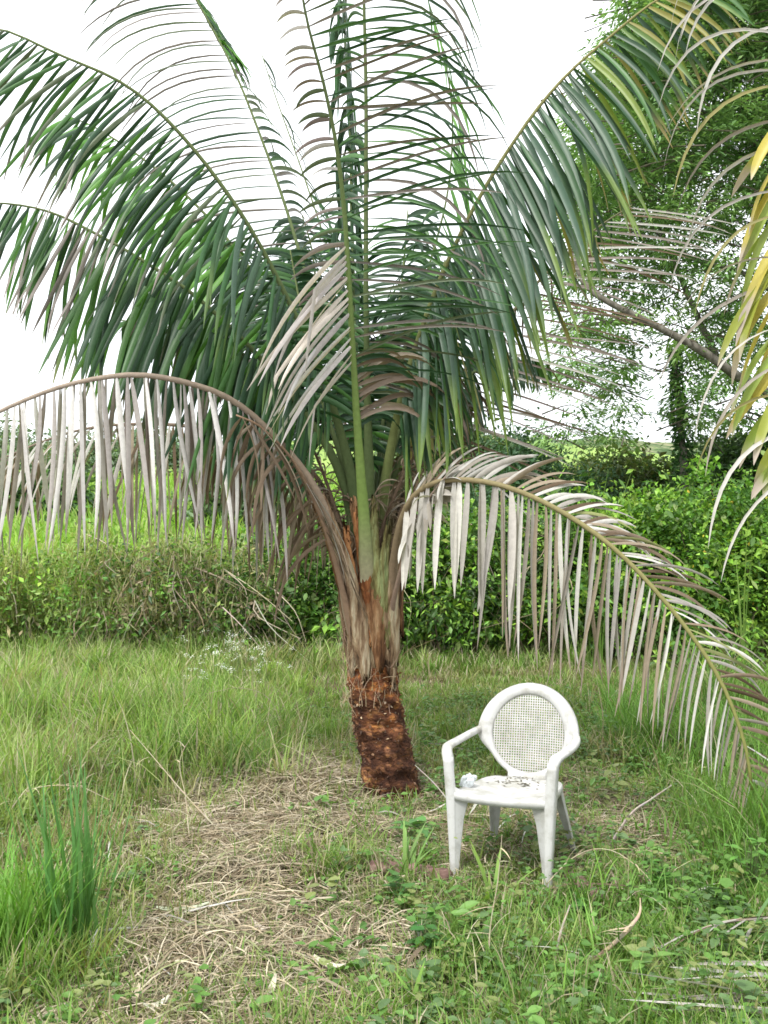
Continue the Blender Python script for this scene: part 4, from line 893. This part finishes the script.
# grass grows in clumps, each with its own height, lean and hue
def under_chair(x, y): return np.hypot(x - CHX - .05, y - CHY - .2) < .42
def clumps(ncl, y0, y1, per, spread, pad, pw, dens):
    cx, cy = scatter(ncl, y0, y1, pad, pw)
    k = rng.random(ncl) < dens(cx, cy); cx, cy = cx[k], cy[k]; nb = rng.integers(per[0], per[1], len(cx))
    i = np.repeat(np.arange(len(cx)), nb); sp = rng.uniform(spread[0], spread[1], len(cx))[i]
    x = cx[i] + rng.normal(0, 1, len(i)) * sp; y = cy[i] + rng.normal(0, 1, len(i)) * sp
    return i, len(cx), x, y
def grass(name, label, cl, hfun, wid, cols, deadc, deadp, lean, curl, S=5, filt=None):
    a = Acc(); i, nc, x, y = cl; hc = rng.uniform(.45, 1.6, nc)[i]; cc = pick(cols, nc) * (1 + .22 * rng.uniform(-1, 1, (nc, 1))); wc = rng.uniform(.6, 1.9, nc); la = rng.uniform(0, 6.28, nc); dp = rng.random(nc) ** 2 * 2 * deadp
    k = keep(x, y, .0) & (filt(x, y) if filt is not None else True); i = i[k]; x = x[k]; y = y[k]; hc = hc[k]; n = len(x)
    h = hfun(x, y) * hc * rng.uniform(.45, 1.3, n) + .015
    c = cc[i] * (1 + .15 * rng.uniform(-1, 1, (n, 1))); d = rng.random(n) < dp[i]; c[d] = pick(deadc, d.sum()) * rng.uniform(.75, 1.2, (d.sum(), 1))
    az = np.where(rng.random(n) < .45, la[i] + rng.normal(0, .7, n), rng.uniform(0, 6.28, n))
    add_blades(a, np.stack([x, y, height(x, y) - .008], -1), h, rng.uniform(wid[0], wid[1], n) * wc[i] * (1 + .35 * smooth01((y - 4) / 5)), rng.uniform(0, lean, n), rng.uniform(curl[0], curl[1], n), c * .8, c, S=S, az=az)
    return a.build(name, M['grass'], kind='stuff', label=label, category='grass')
DEADC = [(.46, .41, .28), (.38, .33, .22), (.54, .49, .35)]
GA = [(.17, .30, .06), (.22, .36, .08), (.13, .24, .045), (.28, .36, .11), (.30, .33, .13)]
grass('short_grass', 'short mixed green grass across the clearing',
      clumps(13000, 2.6, 13.4, (8, 26), (.02, .10), .6, 1.2, lambda x, y: (1 - .80 * np.clip(straw_mask(x, y), 0, 1)) * (.5 + .8 * vnoise(x, y, 1.4, 61))),
      lambda x, y: (.05 + .10 * vnoise(x, y, 1.8, 62)) * np.where(under_chair(x, y), .6, 1), (.003, .007), GA, DEADC, .22, .6, (.1, 1.7), 4)
def d_tall(x, y):
    d_ = smooth01((-x - .25 - .12 * (y - 6)) / .8) * smooth01((y - 5.6) / 1.4); d_ = np.maximum(d_, .25 * smooth01((y - 9.5) / 2) * smooth01((.5 - x) / 1.0)); d_ = np.maximum(d_, smooth01((-x - 1.8) / .3) * smooth01((y - 4.6) / .8))
    return d_ * (.25 + 1.0 * vnoise(x, y, 1.3, 65))
grass('tall_grass', 'knee high green grass on the left in front of the bank', clumps(6200, 4.8, 13.3, (12, 44), (.03, .14), 1.0, .95, d_tall),
      lambda x, y: (.16 + .34 * vnoise(x, y, .9, 66)) * np.interp(y, [5, 9, 13], [.8, 1, .8]), (.004, .009), [(.22, .36, .08), (.28, .43, .10), (.33, .45, .14), (.14, .25, .055), (.36, .41, .17)], DEADC, .27, .45, (.2, 1.9))
def d_lush(x, y):
    d_ = np.where(y > 4.3, smooth01((x - 1.25 - .10 * (y - 4.3)) / .5), smooth01((x - .25) / .4)) * smooth01((9.8 - y) / 2)
    return d_ * (.3 + .9 * vnoise(x, y, 1.7, 67))
def h_lush(x, y):
    tall = smooth01((x - 1.3) / .6) * smooth01((y - 3.9) / .8)
    return .07 + .12 * vnoise(x, y, 1.4, 68) + .52 * tall * vnoise(x, y, 1.1, 69)
grass('lush_grass', 'rank green grass in the right foreground and along the right edge', clumps(5200, 2.7, 10, (8, 34), (.02, .11), .9, 1.1, d_lush),
      h_lush, (.003, .008), [(.13, .27, .05), (.18, .33, .06), (.22, .40, .09), (.10, .20, .04)], DEADC, .14, .55, (.2, 1.7), 5, lambda x, y: ~under_chair(x, y))
grass('edge_grass', 'uneven tufts of grass and dry stems at the foot of the hedge', clumps(900, 11.3, 13.4, (20, 60), (.04, .16), 1.0, .8, lambda x, y: .15 + .9 * vnoise(x, y, 1.1, 81)),
      lambda x, y: (.10 + .34 * vnoise(x, y, .8, 82)) * np.where(x > 0, .6, 1), (.005, .011), GA, DEADC, .3, .5, (.2, 1.8), 5)
grass('brown_grass', 'patches of dry brownish grass in the lawn', clumps(2600, 3, 13, (10, 30), (.03, .12), .8, 1.0, lambda x, y: smooth01((vnoise(x, y, .9, 83) - .45) / .3)),
      lambda x, y: .08 + .12 * vnoise(x, y, 1.5, 84), (.003, .007), [(.34, .33, .16), (.30, .34, .12), (.26, .22, .12)], DEADC, .5, .9, (.1, 1.5), 4)
# broadleaf ground weeds: small rosettes
a = Acc(); nr = 12000; x, y = scatter(nr, 2.7, 9.5, .6, 1.1)
d_ = .10 + .75 * vnoise(x, y, 1.9, 71) * np.where(x > .1, 1.15, .5) - .30 * straw_mask(x, y)
k = (rng.random(nr) < d_) & keep(x, y); x, y = x[k], y[k]; nr = len(x); per = 9
X_ = np.repeat(x, per); Y_ = np.repeat(y, per); n = len(X_); az = rng.uniform(0, 6.28, n); zz = height(X_, Y_) + rng.uniform(.01, .12, n) * np.repeat(rng.uniform(.3, 1.2, nr) * np.where(x > .3, 1.5, 1), per)
P = np.stack([X_ + rng.normal(0, .025, n), Y_ + rng.normal(0, .025, n), zz], -1)
D = np.stack([np.cos(az), np.sin(az), rng.uniform(-.1, .6, n)], -1); big = np.repeat(rng.uniform(.5, 1.5, nr) * np.where(rng.random(nr) < .08, 1.7, 1), per)
c = np.repeat(pick([(.08, .18, .035), (.11, .23, .045), (.14, .27, .06), (.11, .19, .07), (.20, .24, .08)], nr), per, 0) * (1 + .15 * rng.uniform(-1, 1, (n, 1)))
add_leaves(a, P, D, np.tile([0, 0, 1.], (n, 1)) + rng.normal(0, .3, (n, 3)), rng.uniform(.02, .045, n) * big, rng.uniform(.014, .028, n) * big, c, .15, S=5, droop=.3)
a.build('ground_weeds', M['leaf'], kind='stuff', label='low broad leaved weeds mixed through the grass', category='weeds')
# straw: cut dry grass lying in the clearing
a = Acc(); x, y = scatter(95000, 2.5, 8.8, .5, 1.2); m_ = straw_mask(x, y)
k = (rng.random(len(x)) < m_ * .95 + .24) & keep(x, y); x, y = x[k], y[k]; n = len(x)
az = rng.uniform(0, 6.28, n) * .5 + rng.normal(0, .8, n) + .3; L_ = rng.uniform(.05, .34, n)
S = 5; s = np.linspace(-.5, .5, S); bend = rng.normal(0, .5, n); aa = az[:, None] + bend[:, None] * s[None]
zz = rng.uniform(.004, .055, n) * (.4 + straw_mask(x, y)); tilt = rng.normal(0, .10, n)
CX = x[:, None] + np.cos(aa) * s * L_[:, None]; CY = y[:, None] + np.sin(aa) * s * L_[:, None]
CZ = np.maximum(height(CX, CY) + .003, height(x, y)[:, None] + zz[:, None] + s * (tilt * L_)[:, None] - .02 * (2 * s) ** 2)
az2 = az + np.pi / 2; w_ = np.stack([np.cos(az2), np.sin(az2), rng.normal(0, .4, n)], -1)[:, None] * (rng.uniform(.0008, .0030, n)[:, None] * np.array([.6, 1, 1, .9, .3])[None])[..., None]
c = pick([(.42, .35, .24), (.32, .26, .175), (.50, .44, .33), (.17, .13, .085), (.34, .29, .21), (.24, .26, .13)], n) * (1 + .2 * rng.uniform(-1, 1, (n, 1)))
a.ribbons(np.stack([CX, CY, CZ], -1), w_, c[:, None] * np.ones((1, S, 1)))
a.build('cut_straw', M['straw'], kind='stuff', label='pale cut straw lying around the palm and across the foreground', category='straw')

a = Acc(); n = 8000; x = -.62 + rng.normal(0, .42, n); y = 6.1 + rng.normal(0, .65, n); k = keep(x, y, .02); x, y = x[k], y[k]; n = len(x)
hz = .08 * np.exp(-((x + .62) / .45) ** 2 - ((y - 6.1) / .7) ** 2)
az = rng.uniform(0, 6.28, n); L_ = rng.uniform(.08, .4, n); S = 5; s = np.linspace(-.5, .5, S); aa = az[:, None] + rng.normal(0, .9, n)[:, None] * s[None]
CX = x[:, None] + np.cos(aa) * s * L_[:, None]; CY = y[:, None] + np.sin(aa) * s * L_[:, None]
CZ = np.maximum(height(CX, CY) + .004, (height(x, y) + hz * rng.random(n) + .01)[:, None] + s * (rng.normal(0, .25, n) * L_)[:, None] + .03 * np.cos(3 * s))
a.ribbons(np.stack([CX, CY, CZ], -1), np.stack([-np.sin(az), np.cos(az), rng.normal(0, .5, n)], -1)[:, None] * (rng.uniform(.0012, .003, n)[:, None] * np.array([.6, 1, 1, .9, .3])[None])[..., None],
          (pick([(.42, .36, .25), (.31, .26, .18), (.49, .43, .33), (.18, .14, .09)], n) * (1 + .2 * rng.uniform(-1, 1, (n, 1))))[:, None] * np.ones((1, S, 1)))
a.build('straw_heap', M['straw'], kind='stuff', label='tangled heap of pale straw left of the palm foot', category='straw')

# ---------------------------------------------------------------- single plants and pieces
def tuft(name, cat, label, px, py, n, h, wd, root, tip, lean=(0, .3), curl=(.1, .6), spread=.05, S=9, fanaz=None, group=None, broad=False):
    D = CAMZ * F / (py - HOR); g = G((px - 384) / F * D, D); a = Acc()
    P = np.repeat(g[None], n, 0) + rng.normal(0, 1, (n, 3)) * [spread, spread, 0]; P[:, 2] = height(P[:, 0], P[:, 1]) - .01
    az = rng.uniform(0, 6.28, n) if fanaz is None else np.where(rng.random(n) < .5, 0, np.pi) + rng.normal(0, fanaz, n)
    add_blades(a, P, rng.uniform(h[0], h[1], n), rng.uniform(wd[0], wd[1], n), rng.uniform(*lean, n), rng.uniform(*curl, n), vary(root, n), vary(tip, n), S=S, az=az, broad=broad)
    kw = dict(label=label, category=cat)
    if group: kw['group'] = group
    return a.build(name, M['grass'], origin=g, **kw)
tuft('iris_plant', 'plant', 'stiff upright blue green sword leaved plant at the lower left', 74, 955, 42, (.45, .88), (.015, .028), (.12, .26, .06), (.13, .29, .10), (0, .26), (0, .20), .05, fanaz=.5)
tuft('grass_clump', 'grass clump', 'bright green arching grass clump at the left edge beside the sword leaved plant', 12, 965, 260, (.25, .6), (.006, .012), (.16, .28, .05), (.18, .38, .07), (0, .4), (.2, 1.0), .09)
tuft('grass_clump', 'grass clump', 'small yellowing grass clump at the foot of the sword leaved plant', 88, 975, 60, (.12, .28), (.005, .012), (.30, .22, .07), (.16, .30, .06), (0, .6), (.3, 1.3), .06)
tuft('grass_clump', 'grass clump', 'dense dark tussock in the left middle distance before the straw', 190, 775, 170, (.25, .50), (.006, .011), (.10, .18, .04), (.13, .26, .05), (0, .4), (.2, 1.0), .16)
tuft('grass_clump', 'grass clump', 'bright green tussock left of the palm foot on the lawn', 322, 738, 110, (.15, .34), (.006, .012), (.14, .22, .05), (.20, .34, .07), (0, .6), (.2, 1.0), .12)
tuft('grass_clump', 'grass clump', 'tall seedy grass clump near the right edge below the frond', 735, 850, 110, (.35, .75), (.005, .010), (.14, .22, .05), (.18, .32, .08), (0, .3), (.2, .9), .13)
tuft('grass_shoot', 'grass shoot', 'broad bladed light green shoot on the straw in front of the trunk', 405, 885, 12, (.18, .34), (.014, .022), (.12, .22, .05), (.22, .38, .12), (.3, .9), (.3, .9), .02, broad=True)
tuft('grass_shoot', 'grass shoot', 'broad bladed light green shoot between the front legs of the chair', 492, 905, 10, (.18, .36), (.013, .020), (.12, .22, .05), (.24, .38, .09), (.2, .8), (.2, .9), .02, broad=True)
tuft('grass_shoot', 'grass shoot', 'broad bladed shoot at the bottom edge below the trunk', 412, 1010, 8, (.10, .22), (.010, .016), (.12, .22, .05), (.24, .40, .09), (.3, 1.0), (.2, .9), .02, broad=True)
tuft('grass_shoot', 'grass shoot', 'pale blue green blade leaning left in the right foreground weeds', 730, 960, 4, (.35, .55), (.012, .018), (.12, .22, .07), (.16, .30, .12), (.3, .7), (.1, .4), .02, fanaz=.2)

# broad leaved seedlings
def seedling(label, px, py, n, h, lf, col):
    D = CAMZ * F / (py - HOR); g = G((px - 384) / F * D, D); e = empty('seedling', tuple(g), label, 'seedling')
    a = Acc(); st = []
    for k in range(max(3, n // 6)):
        tp = g + [rng.normal(0, h * .35), rng.normal(0, h * .3), h * rng.uniform(.6, 1.1)]; pth, _ = catmull([g - [0, 0, .02], (g + tp) / 2 + [0, 0, .02], tp], 8); st.append(pth)
        a.tube(pth, np.linspace(.004, .002, 8), (.12, .16, .06), 5)
    P = np.array([st[rng.integers(len(st))][rng.integers(2, 8)] for _ in range(n)]); az = rng.uniform(0, 6.28, n)
    add_leaves(a, P, np.stack([np.cos(az), np.sin(az), rng.uniform(0, .6, n)], -1), np.tile([0, 0, 1.], (n, 1)) + rng.normal(0, .25, (n, 3)), rng.uniform(.6, 1.1, n) * lf[0], rng.uniform(.8, 1.1, n) * lf[1], vary(col, n, .2), .12, S=6, droop=.35)
    a.build('foliage', M['leaf'], e)
seedling('dark leafy seedling on the ground below the log', 422, 955, 34, .14, (.07, .035), (.05, .14, .03))
seedling('wide pale leaved seedling beside the palm foot on the straw', 412, 850, 22, .14, (.11, .05), (.10, .22, .07))
seedling('round leaved weed in front of the log end', 398, 905, 14, .12, (.085, .06), (.08, .20, .05))
seedling('bright leafy weed cluster below the dead stalk', 600, 1000, 60, .13, (.05, .03), (.10, .24, .04))
seedling('leafy weed cluster right of the chair leg', 660, 900, 70, .16, (.05, .03), (.09, .22, .04))
seedling('bright leafy weeds along the right edge', 745, 900, 80, .28, (.055, .03), (.12, .27, .05))
seedling('leafy weed by the right front leg of the chair', 585, 925, 50, .12, (.05, .03), (.08, .20, .04))

# white wildflowers
D = 9.6; g = G((232 - 384) / F * D, D); e = empty('wildflower_patch', tuple(g), 'patch of tiny white wildflowers standing in the tall grass', 'wildflowers')
fl = Acc(); a = fl
for k in range(60):
    bx = g[0] + rng.normal(0, .24); by = g[1] + rng.normal(0, .5); hh = rng.uniform(.30, .62)
    p0 = G(bx, by); p1 = p0 + [rng.normal(0, .08), rng.normal(0, .08), hh]
    a.tube(catmull([p0, (p0 + p1) / 2 + rng.normal(0, .02, 3), p1], 5)[0], .002, (.14, .22, .06), 3, cap=False)
    n = 16; az = rng.uniform(0, 6.28, n); P = p1 + rng.normal(0, .022, (n, 3)) * [1, 1, .5]
    add_leaves(fl, P, np.stack([np.cos(az), np.sin(az), rng.uniform(-.2, .4, n)], -1), np.tile([0, 0, 1.], (n, 1)) + rng.normal(0, .3, (n, 3)), rng.uniform(.010, .02, n), rng.uniform(.008, .014, n), vary((.78, .80, .78), n, .08))
fl.build('flower', M['leaf'], e)

# dry arching grass stalks
def stalk(label, pts, r=.004, col=(.46, .40, .28), head=True, name='dry_stalk'):
    P = [W(*q) for q in pts]; P[0][2] = float(height(P[0][0], P[0][1])) - .01
    pth, _ = catmull(P, 24); a = Acc(); a.tube(pth, np.linspace(r, r * .35, 24), vary(col, 24, .1), 5)
    if head:
        n = 9; k = rng.integers(3, 22, n); az = rng.uniform(0, 6.28, n)
        add_blades(a, pth[k], rng.uniform(.06, .16, n), rng.uniform(.004, .008, n), rng.uniform(.6, 1.6, n), rng.uniform(.3, 1.4, n), vary(col, n), vary(col, n), S=5, az=az)
    a.build(name, M['straw'], origin=P[0], label=label, category='dry stalk', group='dry grass stalks')
stalk('long dry stalk arching over the left tall grass towards the palm', ((288, 730, 7.8), (270, 700, 7.8), (240, 688, 7.7), (205, 694, 7.6)))
stalk('dry arched stalk above the sword leaved plant at the left', ((0, 850, 5.2), (8, 815, 5.2), (30, 790, 5.2), (75, 786, 5.2), (110, 800, 5.2)))
stalk('leaning dry stalk standing over the straw left of the trunk', ((225, 850, 5.2), (190, 800, 5.3), (160, 765, 5.4), (130, 730, 5.5)), .005)
stalk('forked dry stalk in the middle of the straw', ((190, 860, 5.0), (186, 800, 5.1), (180, 760, 5.2), (196, 730, 5.2)), .003)
stalk('thin upright dry stalk left of the chair in the foreground', ((488, 985, 3.5), (490, 930, 3.6), (498, 880, 3.6), (502, 835, 3.6)), .0035)
stalk('long dry stalk bent beside the chair on the right', ((520, 895, 4.15), (570, 860, 4.3), (610, 850, 4.35), (650, 880, 4.2), (655, 910, 4.1)), .0035)
stalk('thick grey stem sloping up right of the chair', ((605, 845, 5.0), (630, 815, 5.0), (650, 800, 5.0), (672, 785, 5.0)), .009, (.42, .38, .33), False)
stalk('short leaning grey stick in the grass below the chair', ((552, 965, 3.6), (560, 935, 3.65), (570, 905, 3.7)), .007, (.38, .35, .28), False)
stalk('dry stalk leaning behind the left chair leg', ((470, 830, 5.3), (440, 790, 5.4), (415, 765, 5.5)), .006, (.42, .37, .32), False)

# dead stalk with torn husk in the right foreground
D = 3.55; p0 = W(560, 985, D); p0[2] = float(height(p0[0], p0[1])) + .02
e = empty('dead_cane', tuple(p0), 'bent dead cane with torn husk lying in the weeds right of the chair', 'dead cane')
a = Acc(); pth, _ = catmull([p0 + [-.06, -.02, 0], W(585, 965, 3.55), W(612, 945, 3.6), W(632, 925, 3.65), W(640, 912, 3.7), W(640, 898, 3.75)], 26)
a.tube(pth, np.interp(np.linspace(0, 1, 26), [0, .6, .72, 1], [.008, .008, .009, .002]), vary((.44, .36, .25), 26, .12), 7, .08); a.build('stem', M['straw'], e, smooth=True)
a = Acc(); n = 16; k = rng.integers(2, 20, n); az = rng.uniform(2.4, 4.2, n)
add_blades(a, pth[k], rng.uniform(.06, .16, n), rng.uniform(.006, .013, n), rng.uniform(1.0, 1.7, n), rng.uniform(-.4, .5, n), vary((.5, .43, .32), n), vary((.42, .34, .24), n), S=6, az=az); a.build('husk', M['straw'], e)

# rotting log pieces
def log(label, p0, p1, r):
    a = Acc(); P = [G(p0[0], p0[1], r * .75), G((p0[0] + p1[0]) / 2, (p0[1] + p1[1]) / 2 + .02, r * .8), G(p1[0], p1[1], r * .75)]
    pth, _ = catmull(P, 22); a.tube(pth, r * (1 + .1 * np.sin(np.arange(22) * 1.7)), (.15, .1, .08), 14, .07)
    a.build('log', M['log'], smooth=True, origin=P[0], label=label, category='log', group='rotting pieces of wood')
log('reddish rotting log lying before the left front leg of the chair', (-.06, 4.55), (.30, 4.42), .035)
log('dark short log end behind the right rear leg of the chair', (.80, 4.55), (.93, 4.2), .035)
# pale wood and bark chips on the straw
for lab, px, py, L_, az in (('upright pale bark chip at the bottom edge left', 137, 1010, .10, 1.4), ('pale flat wood chip at the bottom edge left of centre', 160, 1015, .09, .6),
                       ('curled white chip near the bottom edge below the straw', 273, 1010, .08, 1.3), ('broad pale bark flake in the straw left of the trunk foot', 262, 935, .14, -.9),
                       ('long grey bark flake across the middle of the straw', 185, 917, .22, .05), ('pale bark flake right of the round weed', 330, 975, .16, -.7)):
    D = CAMZ * F / (py - HOR); g = G((px - 384) / F * D, D, .045); a = Acc(); S = 7; s = np.linspace(-.5, .5, S)
    C = np.stack([g[0] + np.cos(az) * s * L_, g[1] + np.sin(az) * s * L_, g[2] + .02 * (s * 2) ** 2 + .35 * s * L_ * (1 if az > 1 else .2)], -1)[None]
    w_ = np.array([-math.sin(az), math.cos(az), .3]) * .012; wv = w_[None, None] * np.array([.4, .8, 1, 1, .9, .7, .3])[None, :, None]
    a.ribbons(C, wv, vary((.56, .51, .43), 1, .1)[:, None] * np.ones((1, S, 1)), np.tile([0, 0, -.005], (1, S, 1)))
    ob = a.build('bark_chip', M['straw'], origin=g, label=lab, category='bark chip', group='bark chips on the ground'); md = ob.modifiers.new('thick', 'SOLIDIFY'); md.thickness = .003

# dead frond lying on the ground at the lower right corner
def ground_frond(label, pts, sides, r):
    P = [G(x_, y_, z_) for x_, y_, z_ in pts]; e = empty('fallen_frond', tuple(P[0]), label, 'fallen frond')
    path, _ = catmull(P, 30); tan = norm(np.gradient(path, axis=0)); a = Acc(); a.tube(path, np.linspace(r, r * .4, 30), vary((.42, .36, .3), 30, .1), 8, .04); a.build('stalk', M['straw'], e, smooth=True)
    a = Acc()
    for s_ in sides: leaflets(a, path, tan, **s_)
    a.build('leaflets', M['dry'], e)
ground_frond('pale dead frond lying on the grass in the lower right corner', [(1.52, 3.40, .10), (1.44, 3.25, .09), (1.40, 3.10, .085), (1.38, 2.9, .075)],
             [Z(t0=.02, t1=.98, n=17, sd=(-.97, -.06, .03), fwd=.0, L=.66, Wd=.015, droop=.03, cols=[(.50, .48, .45), (.42, .39, .36), (.32, .29, .26)], prof=(.7, 1, .9), jit=.07, twist=.6),
              Z(t0=.02, t1=.98, n=14, sd=(.95, -.1, .05), fwd=.1, L=.6, Wd=.018, droop=.05, cols=GREY, prof=(1, 1, .9), jit=.10, twist=.5)], .016)
ground_frond('brown dead leaf stalk half hidden in weeds at the right edge', [(1.65, 3.80, .12), (1.45, 3.72, .13), (1.28, 3.66, .14), (1.12, 3.64, .10)],
             [Z(t0=.3, t1=.98, n=7, sd=(-.6, -.6, .0), fwd=.5, L=.24, Wd=.014, droop=.1, cols=GREY[1:2] + BROWN[:1], prof=(1, 1, .9), jit=.2, twist=.5)], .008)
# dead leaflets shed on the ground
a = Acc(); n = 130; x, y = scatter(n, 3.3, 8.0, .2, 1.1); az = rng.uniform(0, 3.14, n)
S = 6; s = np.linspace(-.5, .5, S); L_ = rng.uniform(.15, .55, n); C = np.stack([x[:, None] + np.cos(az)[:, None] * s * L_[:, None], y[:, None] + np.sin(az)[:, None] * s * L_[:, None], np.zeros((n, S))], -1)
C[..., 2] = height(C[..., 0], C[..., 1]) + rng.uniform(.02, .07, (n, 1)) + .03 * np.sin(s * 3 + rng.uniform(0, 3, (n, 1)))
a.ribbons(C, np.stack([-np.sin(az), np.cos(az), rng.normal(0, .5, n)], -1)[:, None] * (rng.uniform(.003, .007, n)[:, None] * np.array([.3, .8, 1, .9, .7, .1])[None])[..., None], (pick(GREY[1:] + BROWN, n))[:, None] * np.ones((1, S, 1)))
a.build('shed_leaflets', M['dry'], kind='stuff', label='dead palm leaflets scattered over the ground', category='dead leaves')
